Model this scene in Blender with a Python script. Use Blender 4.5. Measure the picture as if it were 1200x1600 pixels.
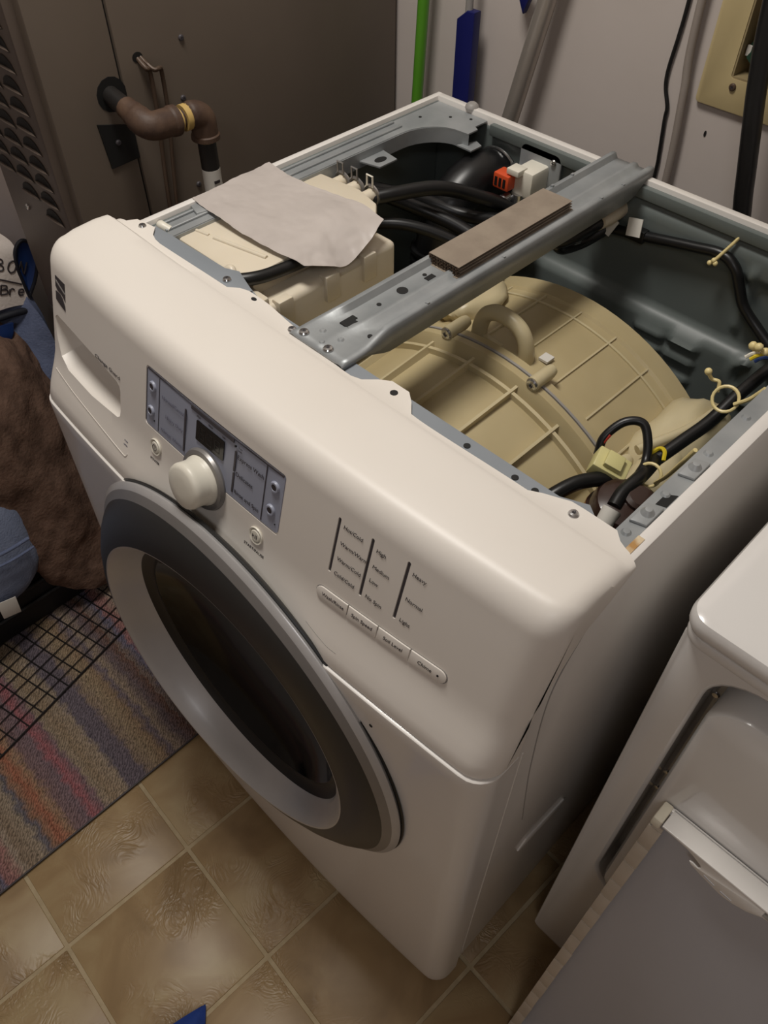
import bpy, bmesh, math, random
from mathutils import Vector, Matrix, Euler, noise

random.seed(7)
S = bpy.context.scene
COL = S.collection
PI = math.pi
for _o in list(bpy.data.objects):
    bpy.data.objects.remove(_o)

# ------------------------------------------------------------------ camera
cam_d = bpy.data.cameras.new('camera')
cam = bpy.data.objects.new('camera', cam_d)
COL.objects.link(cam)
cam.location = (0.81708, -0.22184, 1.44102)
cam.rotation_euler = (0.715483, -0.004177, 0.785321)
cam_d.sensor_fit = 'HORIZONTAL'
cam_d.sensor_width = 36.0
cam_d.lens = 1271.468 * 36.0 / 1200.0
cam_d.clip_start = 0.02
S.camera = cam

# ------------------------------------------------------------------ world, light, exposure
w = bpy.data.worlds.new('world')
S.world = w
w.use_nodes = True
w.node_tree.nodes['Background'].inputs[0].default_value = (0.9, 0.85, 0.8, 1)
w.node_tree.nodes['Background'].inputs[1].default_value = 0.03
LAMP = (0.08, 0.16, 2.33)
ld = bpy.data.lights.new('ceiling_or_fill_light', 'AREA')
ld.shape = 'DISK'
ld.size = 0.42
ld.energy = 16.8
ld.color = (1.0, 0.957, 0.893)
lo = bpy.data.objects.new('ceiling_or_fill_light', ld)
COL.objects.link(lo)
lo.location = LAMP
FILL_LAMP = (1.35, -1.15, 2.33)  # added fill light, out of view: brightens the dryer, lid and washer front
fill_ld = bpy.data.lights.new('ceiling_or_fill_light', 'AREA')
fill_ld.shape = 'DISK'
fill_ld.size = 0.5
fill_ld.energy = 5.8
fill_ld.color = (0.98, 0.975, 1.0)
lo2 = bpy.data.objects.new('ceiling_or_fill_light', fill_ld)
COL.objects.link(lo2)
lo2.location = FILL_LAMP
S.view_settings.view_transform = 'Standard'
S.view_settings.look = 'None'
S.view_settings.exposure = 0.0
S.view_settings.gamma = 1.0
S.view_settings.use_curve_mapping = False

# ------------------------------------------------------------------ materials
def lin(c):
    c = c / 255.0
    return c / 12.92 if c <= 0.04045 else ((c + 0.055) / 1.055) ** 2.4

def rgb(*c):
    return (lin(c[0]), lin(c[1]), lin(c[2]), 1.0)

def mat(name, col, rough=0.5, metal=0.0, col2=None, scale=12.0, bump=0.0, bscale=60.0,
        coat=0.0, spec=0.5, trans=0.0, alpha=1.0, sss=0.0, detail=4.0, stretch=None):
    m = bpy.data.materials.new(name)
    m.use_nodes = True
    nt = m.node_tree
    b = nt.nodes['Principled BSDF']
    b.inputs['Base Color'].default_value = rgb(*col)
    b.inputs['Roughness'].default_value = rough
    b.inputs['Metallic'].default_value = metal
    b.inputs['Coat Weight'].default_value = coat
    b.inputs['Coat Roughness'].default_value = 0.08
    b.inputs['Specular IOR Level'].default_value = spec
    b.inputs['Transmission Weight'].default_value = trans
    b.inputs['Alpha'].default_value = alpha
    if sss:
        b.inputs['Subsurface Weight'].default_value = sss
        b.inputs['Subsurface Radius'].default_value = (0.02, 0.015, 0.008)
        b.inputs['Subsurface Scale'].default_value = 0.5
    tc = nt.nodes.new('ShaderNodeTexCoord')
    src = tc.outputs['Object']
    if stretch:
        mp = nt.nodes.new('ShaderNodeMapping')
        mp.inputs['Scale'].default_value = stretch
        nt.links.new(src, mp.inputs[0])
        src = mp.outputs[0]
    n = nt.nodes.new('ShaderNodeTexNoise')
    n.inputs['Scale'].default_value = scale
    n.inputs['Detail'].default_value = detail
    nt.links.new(src, n.inputs['Vector'])
    if col2 is None:
        col2 = tuple(max(0, c - 4) for c in col)
    mx = nt.nodes.new('ShaderNodeMix')
    mx.data_type = 'RGBA'
    mx.inputs[6].default_value = rgb(*col)
    mx.inputs[7].default_value = rgb(*col2)
    rp = nt.nodes.new('ShaderNodeMapRange')
    rp.inputs[1].default_value = 0.35
    rp.inputs[2].default_value = 0.65
    nt.links.new(n.outputs[0], rp.inputs[0])
    nt.links.new(rp.outputs[0], mx.inputs[0])
    nt.links.new(mx.outputs[2], b.inputs['Base Color'])
    if bump:
        n2 = nt.nodes.new('ShaderNodeTexNoise')
        n2.inputs['Scale'].default_value = bscale
        n2.inputs['Detail'].default_value = 5
        nt.links.new(src, n2.inputs['Vector'])
        bp = nt.nodes.new('ShaderNodeBump')
        bp.inputs['Strength'].default_value = bump
        bp.inputs['Distance'].default_value = 0.002
        nt.links.new(n2.outputs[0], bp.inputs['Height'])
        nt.links.new(bp.outputs[0], b.inputs['Normal'])
    return m

MT = {}
MT['enamel'] = mat('white_enamel', (226, 222, 217), 0.32, col2=(222, 217, 211), scale=3, coat=0.35)
MT['console'] = mat('console_plastic', (228, 222, 214), 0.42, col2=(224, 217, 208), scale=3)
MT['dryer'] = mat('dryer_enamel', (226, 223, 220), 0.22, col2=(222, 219, 215), scale=3, coat=0.6)
MT['silver'] = mat('silver_plastic', (190, 188, 187), 0.33, 0.35, scale=30)
MT['silver2'] = mat('brushed_silver', (142, 139, 137), 0.38, 0.5, scale=30)
MT['smoke'] = mat('smoked_plastic', (46, 46, 46), 0.4, col2=(40, 40, 40), scale=4)
MT['glass'] = mat('door_glass', (6, 7, 8), 0.12, col2=(4, 5, 6), scale=4, spec=0.3)
MT['rubber'] = mat('black_rubber', (20, 20, 20), 0.42, col2=(15, 15, 16), scale=8)
MT['hose'] = mat('hose_rubber', (22, 22, 23), 0.36, col2=(16, 16, 17), scale=9)
MT['galv'] = mat('galvanised_steel', (166, 169, 170), 0.42, 0.35, col2=(146, 150, 152), scale=18, bump=0.05, bscale=200)
MT['liner'] = mat('grey_paint', (104, 111, 109), 0.42, col2=(95, 102, 100), scale=5)
MT['slate'] = mat('slate_paint', (137, 142, 148), 0.45, col2=(130, 136, 142), scale=8)
MT['tub'] = mat('tub_plastic', (190, 175, 137), 0.38, col2=(172, 156, 118), scale=5, sss=0.15)
MT['tubrib'] = mat('tub_rib', (202, 189, 154), 0.38, col2=(192, 178, 142), scale=6, sss=0.1)
MT['cream'] = mat('cream_plastic', (219, 208, 188), 0.38, col2=(212, 200, 178), scale=6, sss=0.1)
MT['clip'] = mat('nylon_clip', (226, 208, 150), 0.4)
MT['film'] = mat('plastic_film', (205, 196, 190), 0.28, col2=(196, 187, 181), scale=14, trans=0.0, alpha=0.86, bump=0.25, bscale=35)
MT['card'] = mat('cardboard', (144, 131, 116), 0.85, col2=(132, 119, 105), scale=40, bump=0.2, bscale=300)
MT['cardedge'] = mat('cardboard_flute', (116, 98, 80), 0.9, col2=(96, 80, 66), scale=80)
MT['panel'] = mat('blue_grey_panel', (152, 156, 172), 0.4, col2=(148, 152, 168), scale=5)
MT['darkgrey'] = mat('dark_grey_print', (70, 66, 70), 0.5)
MT['ink'] = mat('ink', (52, 46, 48), 0.55)
MT['inkfaint'] = mat('faint_ink', (112, 112, 128), 0.55)
MT['lcd'] = mat('display_window', (20, 17, 15), 0.15)
MT['seg'] = mat('display_segment', (33, 29, 25), 0.4)
MT['chrome'] = mat('screw_metal', (200, 200, 200), 0.22, 0.95, scale=60)
MT['black'] = mat('matte_black', (9, 9, 9), 0.7)
MT['rust'] = mat('rusted_enamel', (176, 134, 80), 0.8, col2=(222, 208, 178), scale=60)
MT['furnace'] = mat('taupe_furnace_paint', (108, 97, 86), 0.42, col2=(100, 89, 79), scale=3)
MT['furnacefront'] = mat('taupe_furnace_front', (98, 86, 77), 0.5, col2=(88, 76, 68), scale=6)
MT['iron'] = mat('rusty_iron_pipe', (92, 70, 54), 0.6, col2=(66, 48, 38), scale=30, bump=0.3, bscale=120)
MT['blackpipe'] = mat('black_iron_pipe', (36, 33, 31), 0.45, col2=(28, 26, 25), scale=20)
MT['dope'] = mat('yellow_thread_sealant', (190, 160, 96), 0.6)
MT['copper'] = mat('dull_copper_tube', (80, 64, 52), 0.5, 0.2)
MT['wall'] = mat('wall_paint', (196, 186, 180), 0.75, col2=(190, 180, 173), scale=4, bump=0.06, bscale=60)
MT['ceil'] = mat('ceiling_paint', (214, 208, 198), 0.8)
MT['trimw'] = mat('trim_paint', (205, 198, 190), 0.5)
MT['green'] = mat('green_handle', (86, 148, 40), 0.3, coat=0.3)
MT['blue'] = mat('navy_plastic', (20, 26, 88), 0.4)
MT['pole'] = mat('silver_pole', (180, 172, 164), 0.32, 0.6)
MT['grey'] = mat('grey_plastic', (150, 146, 142), 0.5)
MT['cordgrey'] = mat('grey_cord', (150, 140, 132), 0.55)
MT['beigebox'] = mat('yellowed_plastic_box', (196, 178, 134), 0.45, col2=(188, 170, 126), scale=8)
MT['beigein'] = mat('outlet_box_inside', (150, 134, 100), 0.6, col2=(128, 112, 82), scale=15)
MT['valve'] = mat('green_valve', (30, 60, 45), 0.5, col2=(20, 40, 32), scale=30)
MT['orange'] = mat('orange_connector', (214, 84, 44), 0.45)
MT['whitepl'] = mat('white_plastic', (225, 220, 206), 0.4)
MT['brown'] = mat('brown_blanket', (116, 92, 79), 0.95, col2=(86, 67, 57), scale=26, bump=1.0, bscale=150, spec=0.1)
MT['denim'] = mat('slate_blue_cloth', (108, 117, 144), 0.95, col2=(97, 106, 132), scale=40, bump=0.6, bscale=260, spec=0.1)
MT['denim2'] = mat('dusty_blue_cloth', (126, 135, 158), 0.95, col2=(114, 123, 146), scale=40, bump=0.6, bscale=260, spec=0.1)
MT['royal'] = mat('royal_blue_satin', (26, 52, 104), 0.45, col2=(20, 42, 88), scale=20)
MT['navy'] = mat('navy_binding', (16, 18, 30), 0.7)
MT['canvas'] = mat('white_canvas', (216, 206, 198), 0.9, col2=(208, 198, 190), scale=50, bump=0.4, bscale=200)
MT['bluecloth'] = mat('royal_blue_cloth', (20, 54, 128), 0.8, col2=(16, 46, 112), scale=40)
MT['wire'] = mat('black_wire', (22, 18, 18), 0.5)
MT['crate'] = mat('black_tray', (18, 18, 20), 0.55)
MT['grout'] = mat('grout', (180, 162, 130), 0.8, col2=(168, 150, 118), scale=60)
MT['brownc'] = mat('dark_brown_cap', (52, 34, 28), 0.35, coat=0.2)
MT['copperband'] = mat('copper_band', (196, 140, 92), 0.35, 0.7)
MT['yellowconn'] = mat('pale_yellow_connector', (206, 198, 140), 0.4)
MT['red'] = mat('red_wire', (170, 50, 40), 0.5)
MT['yellow'] = mat('yellow_wire', (214, 190, 40), 0.5)
MT['label'] = mat('white_label', (212, 208, 200), 0.6)
MT['liddark'] = mat('lid_inside_grey', (178, 178, 184), 0.34, col2=(172, 172, 178), scale=3, coat=0.2)
MT['tape'] = mat('masking_tape', (196, 184, 168), 0.6, col2=(184, 172, 156), scale=25)
MT['foam'] = mat('yellowed_foam', (222, 214, 194), 0.8)

def floor_tile_material():
    m = bpy.data.materials.new('stone_look_tile')
    m.use_nodes = True
    nt = m.node_tree
    b = nt.nodes['Principled BSDF']
    tc = nt.nodes.new('ShaderNodeTexCoord')
    geo = nt.nodes.new('ShaderNodeNewGeometry')
    oi = nt.nodes.new('ShaderNodeObjectInfo')
    add = nt.nodes.new('ShaderNodeVectorMath')
    add.operation = 'ADD'
    nt.links.new(geo.outputs['Position'], add.inputs[0])
    mul = nt.nodes.new('ShaderNodeVectorMath')
    mul.operation = 'SCALE'
    mul.inputs[0].default_value = (3.1, 5.7, 2.3)
    nt.links.new(oi.outputs['Random'], mul.inputs['Scale'])
    nt.links.new(mul.outputs[0], add.inputs[1])
    n1 = nt.nodes.new('ShaderNodeTexNoise')
    n1.inputs['Scale'].default_value = 9
    n1.inputs['Detail'].default_value = 8
    n1.inputs['Distortion'].default_value = 0.8
    nt.links.new(add.outputs[0], n1.inputs['Vector'])
    cr = nt.nodes.new('ShaderNodeValToRGB')
    e = cr.color_ramp.elements
    e[0].position = 0.30
    e[0].color = rgb(134, 109, 75)
    e[1].position = 0.72
    e[1].color = rgb(172, 151, 113)
    x = e.new(0.5)
    x.color = rgb(154, 128, 91)
    nt.links.new(n1.outputs[0], cr.inputs[0])
    nt.links.new(cr.outputs[0], b.inputs['Base Color'])
    b.inputs['Roughness'].default_value = 0.42
    # slate-like ridges
    n2 = nt.nodes.new('ShaderNodeTexNoise')
    n2.inputs['Scale'].default_value = 14
    n2.inputs['Detail'].default_value = 3
    n2.inputs['Distortion'].default_value = 2.2
    nt.links.new(add.outputs[0], n2.inputs['Vector'])
    mt = nt.nodes.new('ShaderNodeMath')
    mt.operation = 'PINGPONG'
    mt.inputs[1].default_value = 0.06
    nt.links.new(n2.outputs[0], mt.inputs[0])
    n3 = nt.nodes.new('ShaderNodeTexNoise')
    n3.inputs['Scale'].default_value = 7
    nt.links.new(add.outputs[0], n3.inputs['Vector'])
    mr = nt.nodes.new('ShaderNodeMapRange')
    mr.inputs[1].default_value = 0.5
    mr.inputs[2].default_value = 0.62
    nt.links.new(n3.outputs[0], mr.inputs[0])
    mm = nt.nodes.new('ShaderNodeMath')
    mm.operation = 'MULTIPLY'
    nt.links.new(mt.outputs[0], mm.inputs[0])
    nt.links.new(mr.outputs[0], mm.inputs[1])
    bp = nt.nodes.new('ShaderNodeBump')
    bp.inputs['Strength'].default_value = 0.55
    bp.inputs['Distance'].default_value = 0.02
    nt.links.new(mm.outputs[0], bp.inputs['Height'])
    nt.links.new(bp.outputs[0], b.inputs['Normal'])
    return m

def rug_material():
    m = bpy.data.materials.new('striped_rug')
    m.use_nodes = True
    nt = m.node_tree
    L = nt.links
    b = nt.nodes['Principled BSDF']
    b.inputs['Roughness'].default_value = 0.95
    b.inputs['Specular IOR Level'].default_value = 0.1
    tc = nt.nodes.new('ShaderNodeTexCoord')
    sep = nt.nodes.new('ShaderNodeSeparateXYZ')
    L.new(tc.outputs['Object'], sep.inputs[0])
    # wobble of the stripe edges
    n = nt.nodes.new('ShaderNodeTexNoise')
    n.inputs['Scale'].default_value = 70
    n.inputs['Detail'].default_value = 3
    L.new(tc.outputs['Object'], n.inputs['Vector'])
    def M(op, a, c=None):
        k = nt.nodes.new('ShaderNodeMath')
        k.operation = op
        for i, v in enumerate((a, c)):
            if v is None:
                continue
            if isinstance(v, (int, float)):
                k.inputs[i].default_value = v
            else:
                L.new(v, k.inputs[i])
        return k.outputs[0]
    wob = M('MULTIPLY', M('SUBTRACT', n.outputs[0], 0.5), 0.028)
    yy = M('ADD', sep.outputs['Y'], wob)
    t = M('FRACT', M('MULTIPLY', M('SUBTRACT', 0.02, yy), 1 / 0.41))
    cr = nt.nodes.new('ShaderNodeValToRGB')
    st = [(0, (86, 54, 44)), (.05, (84, 72, 84)), (.10, (150, 132, 112)), (.125, (92, 84, 102)),
          (.16, (142, 116, 88)), (.205, (150, 130, 100)), (.25, (128, 110, 96)), (.275, (84, 78, 98)), (.345, (80, 76, 96)),
          (.37, (152, 136, 116)), (.43, (136, 116, 90)), (.465, (146, 130, 108)), (.485, (110, 84, 98)), (.525, (160, 78, 92)),
          (.555, (104, 84, 100)), (.61, (110, 84, 92)), (.64, (152, 116, 88)), (.68, (160, 84, 60)),
          (.715, (136, 96, 74)), (.74, (72, 76, 96)), (.765, (150, 136, 116)), (.83, (126, 108, 88)), (.86, (156, 142, 126)), (.895, (150, 100, 98)),
          (.93, (138, 88, 94)), (.95, (74, 78, 112)), (.985, (104, 88, 84))]
    e = cr.color_ramp.elements
    e[0].position, e[0].color = st[0][0], rgb(*st[0][1])
    e[1].position, e[1].color = st[-1][0], rgb(*st[-1][1])
    st = [(p_, tuple(.58 * a_ + .42 * b_ for a_, b_ in zip(c_, (120, 106, 94)))) for p_, c_ in st]
    e[0].color, e[1].color = rgb(*st[0][1]), rgb(*st[-1][1])
    for p_, c_ in st[1:-1]:
        k = e.new(p_)
        k.color = rgb(*c_)
    L.new(t, cr.inputs[0])
    # woven speckle and diamond figure
    v = nt.nodes.new('ShaderNodeTexVoronoi')
    v.inputs['Scale'].default_value = 210
    L.new(tc.outputs['Object'], v.inputs['Vector'])
    wv = nt.nodes.new('ShaderNodeTexWave')
    wv.bands_direction = 'DIAGONAL'
    wv.inputs['Scale'].default_value = 95
    wv.inputs['Distortion'].default_value = 9
    wv.inputs['Detail'].default_value = 2
    L.new(tc.outputs['Object'], wv.inputs['Vector'])
    n5 = nt.nodes.new('ShaderNodeTexNoise')
    n5.inputs['Scale'].default_value = 190
    n5.inputs['Detail'].default_value = 2
    L.new(tc.outputs['Object'], n5.inputs['Vector'])
    f = M('ADD', M('MULTIPLY', wv.outputs['Fac'], 0.34), M('MULTIPLY', n5.outputs[0], 0.75))
    mr = nt.nodes.new('ShaderNodeMapRange')
    mr.inputs[1].default_value = 0.25
    mr.inputs[2].default_value = 0.85
    mr.inputs[3].default_value = 0.42
    mr.inputs[4].default_value = 1.5
    L.new(f, mr.inputs[0])
    mx = nt.nodes.new('ShaderNodeMix')
    mx.data_type = 'RGBA'
    mx.blend_type = 'MULTIPLY'
    mx.inputs[0].default_value = 1.0
    L.new(cr.outputs[0], mx.inputs[6])
    L.new(mr.outputs[0], mx.inputs[7])
    L.new(mx.outputs[2], b.inputs['Base Color'])
    bp = nt.nodes.new('ShaderNodeBump')
    bp.inputs['Strength'].default_value = 0.5
    bp.inputs['Distance'].default_value = 0.002
    L.new(v.outputs['Distance'], bp.inputs['Height'])
    L.new(bp.outputs[0], b.inputs['Normal'])
    return m

MT['tile'] = floor_tile_material()
MT['rug'] = rug_material()

# ------------------------------------------------------------------ helpers
WM = {}

def link(name, me, m=None, parent=None, smooth=True):
    ob = bpy.data.objects.new(name, me)
    COL.objects.link(ob)
    if m is not None:
        me.materials.clear()
        me.materials.append(MT[m] if isinstance(m, str) else m)
    if smooth:
        for p_ in me.polygons:
            p_.use_smooth = True
    if parent is not None:
        ob.parent = parent
        if parent.name in WM:
            ob.matrix_parent_inverse = WM[parent.name].inverted()
    return ob

def root(name, label, cat, loc=(0, 0, 0), group=None):
    o = bpy.data.objects.new(name, None)
    o.empty_display_size = 0.05
    COL.objects.link(o)
    o.location = loc
    o['label'] = label
    o['category'] = cat
    if group:
        o['group'] = group
    WM[o.name] = Matrix.Translation(loc)
    return o

def tag(o, label, cat, group=None):
    o['label'] = label
    o['category'] = cat
    if group:
        o['group'] = group
    return o

def struct(o):
    o['kind'] = 'structure'
    return o

def split_edges(me, ang=32):
    """flat/smooth split by angle, stored in the mesh"""
    bm = bmesh.new()
    bm.from_mesh(me)
    a = math.radians(ang)
    for e in bm.edges:
        if len(e.link_faces) == 2:
            try:
                e.smooth = e.calc_face_angle() < a
            except Exception:
                e.smooth = False
    bm.to_mesh(me)
    bm.free()

def mesh(name, vs, fs, m=None, parent=None, ang=32, fix=True):
    me = bpy.data.meshes.new(name)
    me.from_pydata([tuple(v) for v in vs], [], fs)
    if fix:
        bm = bmesh.new()
        bm.from_mesh(me)
        bmesh.ops.recalc_face_normals(bm, faces=bm.faces)
        bm.to_mesh(me)
        bm.free()
    ob = link(name, me, m, parent, True)
    split_edges(me, ang)
    return ob

def bm_obj(name, bm, m=None, parent=None, ang=32):
    bmesh.ops.recalc_face_normals(bm, faces=bm.faces)
    me = bpy.data.meshes.new(name)
    bm.to_mesh(me)
    bm.free()
    ob = link(name, me, m, parent, True)
    split_edges(me, ang)
    return ob

def box(name, lo_, hi_, m, parent=None, bev=0.0, seg=2):
    bm = bmesh.new()
    bmesh.ops.create_cube(bm, size=1.0)
    for v in bm.verts:
        v.co = Vector([lo_[i] + (v.co[i] + 0.5) * (hi_[i] - lo_[i]) for i in range(3)])
    if bev:
        bmesh.ops.bevel(bm, geom=list(bm.edges), offset=bev, segments=seg, profile=0.5, affect='EDGES')
    return bm_obj(name, bm, m, parent)

def prism(name, poly, fn, t0, t1, m, parent=None, bev=0.0):
    """extrude the 2D outline poly between t0 and t1; fn(u, v, t) -> xyz"""
    bm = bmesh.new()
    a = [bm.verts.new(fn(u, v, t0)) for u, v in poly]
    b = [bm.verts.new(fn(u, v, t1)) for u, v in poly]
    n = len(poly)
    f0 = bm.faces.new(a)
    f1 = bm.faces.new(b[::-1])
    for i in range(n):
        bm.faces.new([a[i], b[i], b[(i + 1) % n], a[(i + 1) % n]])
    if bev:
        bmesh.ops.recalc_face_normals(bm, faces=bm.faces)
        ee = list(set(list(f0.edges) + list(f1.edges)))
        bmesh.ops.bevel(bm, geom=ee, offset=bev, segments=2, profile=0.5, affect='EDGES')
    return bm_obj(name, bm, m, parent)

def catmull(pts, n=8):
    P = [Vector(p_) for p_ in pts]
    if len(P) < 3:
        return P
    out = []
    for i in range(len(P) - 1):
        p0 = P[i - 1] if i > 0 else P[i] * 2 - P[i + 1]
        p1, p2 = P[i], P[i + 1]
        p3 = P[i + 2] if i + 2 < len(P) else P[i + 1] * 2 - P[i]
        for k in range(n):
            t = k / n
            out.append(0.5 * ((2 * p1) + (p2 - p0) * t + (2 * p0 - 5 * p1 + 4 * p2 - p3) * t * t
                              + (3 * p1 - p0 - 3 * p2 + p3) * t ** 3))
    out.append(P[-1])
    return out

def tube_geo(pts, r, seg=10, smooth=True, n=8, closed=False, rf=None):
    P = catmull(pts, n) if smooth else [Vector(p_) for p_ in pts]
    vs, fs = [], []
    N = len(P)
    up = Vector((0, 0, 1))
    prev = None
    for i, p_ in enumerate(P):
        if closed:
            d = (P[(i + 1) % N] - P[i - 1]).normalized()
        else:
            d = (P[min(i + 1, N - 1)] - P[max(i - 1, 0)]).normalized()
        if prev is None:
            a = d.cross(up)
            if a.length < 1e-3:
                a = d.cross(Vector((1, 0, 0)))
            a.normalize()
        else:
            a = (prev - d * prev.dot(d)).normalized()
        prev = a
        b = d.cross(a)
        rr = rf(i / (N - 1)) if rf else r
        for k in range(seg):
            t = 2 * PI * k / seg
            vs.append(p_ + (a * math.cos(t) + b * math.sin(t)) * rr)
    M_ = N if closed else N - 1
    for i in range(M_):
        for k in range(seg):
            j = (i + 1) % N
            fs.append((i * seg + k, i * seg + (k + 1) % seg, j * seg + (k + 1) % seg, j * seg + k))
    if not closed:
        fs.append(tuple(range(seg))[::-1])
        fs.append(tuple((N - 1) * seg + k for k in range(seg)))
    return vs, fs

def tube(name, pts, r, m, parent=None, seg=10, smooth=True, n=8, closed=False, rf=None):
    vs, fs = tube_geo(pts, r, seg, smooth, n, closed, rf)
    return mesh(name, vs, fs, m, parent, ang=45)

def frame_from(n_, up=(0, 0, 1)):
    n_ = Vector(n_).normalized()
    u = Vector(up)
    x = u.cross(n_)
    if x.length < 1e-4:
        x = Vector((1, 0, 0))
    x.normalize()
    y = n_.cross(x)
    return x, y, n_

def lathe(name, prof, o, axis, m, parent=None, seg=48, a0=0.0, a1=2 * PI, ang=32, cap=True):
    """prof: list of (radius, distance along axis)"""
    x, y, n_ = frame_from(axis)
    o = Vector(o)
    full = abs(a1 - a0 - 2 * PI) < 1e-6
    cnt = seg if full else seg + 1
    vs, fs = [], []
    for i in range(cnt):
        t = a0 + (a1 - a0) * i / seg
        for r, h in prof:
            vs.append(o + (x * math.cos(t) + y * math.sin(t)) * r + n_ * h)
    k = len(prof)
    for i in range(cnt if full else cnt - 1):
        j = (i + 1) % cnt
        for q in range(k - 1):
            fs.append((i * k + q, j * k + q, j * k + q + 1, i * k + q + 1))
    ob = mesh(name, vs, fs, m, parent, ang=ang)
    me = ob.data
    bm = bmesh.new()
    bm.from_mesh(me)
    bmesh.ops.remove_doubles(bm, verts=bm.verts, dist=1e-6)
    bmesh.ops.dissolve_degenerate(bm, dist=1e-7, edges=bm.edges)
    bmesh.ops.recalc_face_normals(bm, faces=bm.faces)
    bm.to_mesh(me)
    bm.free()
    for p_ in me.polygons:
        p_.use_smooth = True
    split_edges(me, ang)
    return ob

def subtract(ob, cutters):
    """cut the closed cutter meshes out of ob, then drop the cutters"""
    for c in cutters:
        md = ob.modifiers.new('cut', 'BOOLEAN')
        md.operation = 'DIFFERENCE'
        md.solver = 'EXACT'
        md.object = c
    dg = bpy.context.evaluated_depsgraph_get()
    dg.update()
    me = bpy.data.meshes.new_from_object(ob.evaluated_get(dg))
    ob.modifiers.clear()
    mats = [m for m in ob.data.materials]
    ob.data = me
    me.materials.clear()
    for m_ in mats[:1]:
        me.materials.append(m_)
    for p_ in me.polygons:
        p_.material_index = 0
        p_.use_smooth = True
    split_edges(me, 30)
    for c in cutters:
        bpy.data.objects.remove(c)

def text(name, body, size, M4, m, parent=None, align='LEFT', bold=0.0, shear=0.0, width=None):
    cu = bpy.data.curves.new(name, 'FONT')
    cu.body = body
    cu.size = size
    cu.align_x = align
    cu.align_y = 'CENTER'
    cu.offset = bold
    cu.shear = shear
    cu.extrude = 0.00008
    cu.resolution_u = 3
    tmp = bpy.data.objects.new('tmp', cu)
    COL.objects.link(tmp)
    dg = bpy.context.evaluated_depsgraph_get()
    dg.update()
    me = bpy.data.meshes.new_from_object(tmp.evaluated_get(dg))
    bpy.data.objects.remove(tmp)
    if width:
        xs = [v.co.x for v in me.vertices]
        k = width / (max(xs) - min(xs))
        for v in me.vertices:
            v.co.x *= k
    me.transform(M4)
    me.name = name
    ob = link(name, me, m, parent, False)
    return ob

def screw(loc, nrm, r, parent, m='chrome'):
    o = lathe('screw', [(0, 0.0012), (r * 0.35, 0.0012), (r * 0.4, 0.003), (r * 0.8, 0.0026), (r, 0.0012), (r, 0), (0, 0)],
              loc, nrm, m, parent, seg=14)
    x, y, n_ = frame_from(nrm)
    L_ = Vector(loc) + n_ * 0.0029
    vs, fs = [], []
    for a, b in ((x, y), (y, x)):
        i = len(vs)
        vs += [L_ + a * r * .55 + b * r * .1, L_ + a * r * .55 - b * r * .1, L_ - a * r * .55 - b * r * .1, L_ - a * r * .55 + b * r * .1]
        fs.append((i, i + 1, i + 2, i + 3))
    mesh('slot', vs, fs, 'darkgrey', o)
    return o

def hole(loc, nrm, r, parent, name='hole', m='black', ry=None):
    x, y, n_ = frame_from(nrm, (0, 1, 0))
    vs = [Vector(loc) + n_ * 0.0006 + x * r * math.cos(t) + y * (ry or r) * math.sin(t) for t in [2 * PI * i / 14 for i in range(14)]]
    vs2 = [v - n_ * 0.0012 for v in vs]
    fs = [tuple(range(14)), tuple(range(27, 13, -1))] + [(i, 14 + i, 14 + (i + 1) % 14, (i + 1) % 14) for i in range(14)]
    return mesh(name, vs + vs2, fs, m, parent)

def grid_patch(name, rows, m, parent=None, nu=40, nv=40, thick=0.004, amp=0.0, freq=20, seed=0, amp2=0.0, freq2=60):
    """smooth surface through a net of control points, wrinkled, with thickness"""
    R = [catmull(r, nu) for r in rows]
    ncol = len(R[0])
    cols = [catmull([R[i][j] for i in range(len(R))], nv) for j in range(ncol)]
    nrow = len(cols[0])
    G = [[cols[j][i] for j in range(ncol)] for i in range(nrow)]
    N = [[None] * ncol for _ in range(nrow)]
    for i in range(nrow):
        for j in range(ncol):
            du = G[i][min(j + 1, ncol - 1)] - G[i][max(j - 1, 0)]
            dv = G[min(i + 1, nrow - 1)][j] - G[max(i - 1, 0)][j]
            n_ = du.cross(dv)
            N[i][j] = n_.normalized() if n_.length > 1e-12 else Vector((0, 0, 1))
    vs = []
    off = Vector((seed * 3.3, seed * 1.7, seed))
    for i in range(nrow):
        for j in range(ncol):
            p_ = G[i][j]
            d = amp * (noise.noise(p_ * freq + off)) + amp2 * noise.noise(p_ * freq2 + off)
            vs.append(p_ + N[i][j] * d)
    nb = len(vs)
    for i in range(nrow):
        for j in range(ncol):
            vs.append(vs[i * ncol + j] - N[i][j] * thick)
    fs = []
    for i in range(nrow - 1):
        for j in range(ncol - 1):
            a = i * ncol + j
            fs.append((a, a + 1, a + ncol + 1, a + ncol))
            fs.append((nb + a, nb + a + ncol, nb + a + ncol + 1, nb + a + 1))
    bd = [j for j in range(ncol)] + [i * ncol + ncol - 1 for i in range(1, nrow)] + \
         [(nrow - 1) * ncol + j for j in range(ncol - 2, -1, -1)] + [i * ncol for i in range(nrow - 2, 0, -1)]
    for k in range(len(bd)):
        a, b = bd[k], bd[(k + 1) % len(bd)]
        fs.append((a, nb + a, nb + b, b))
    return mesh(name, vs, fs, m, parent, ang=60)

def dup(ob, parent=None, M4=None, name=None):
    c = ob.copy()
    COL.objects.link(c)
    if parent is not None:
        c.parent = parent
    if M4 is not None:
        c.matrix_basis = M4
    return c

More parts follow.
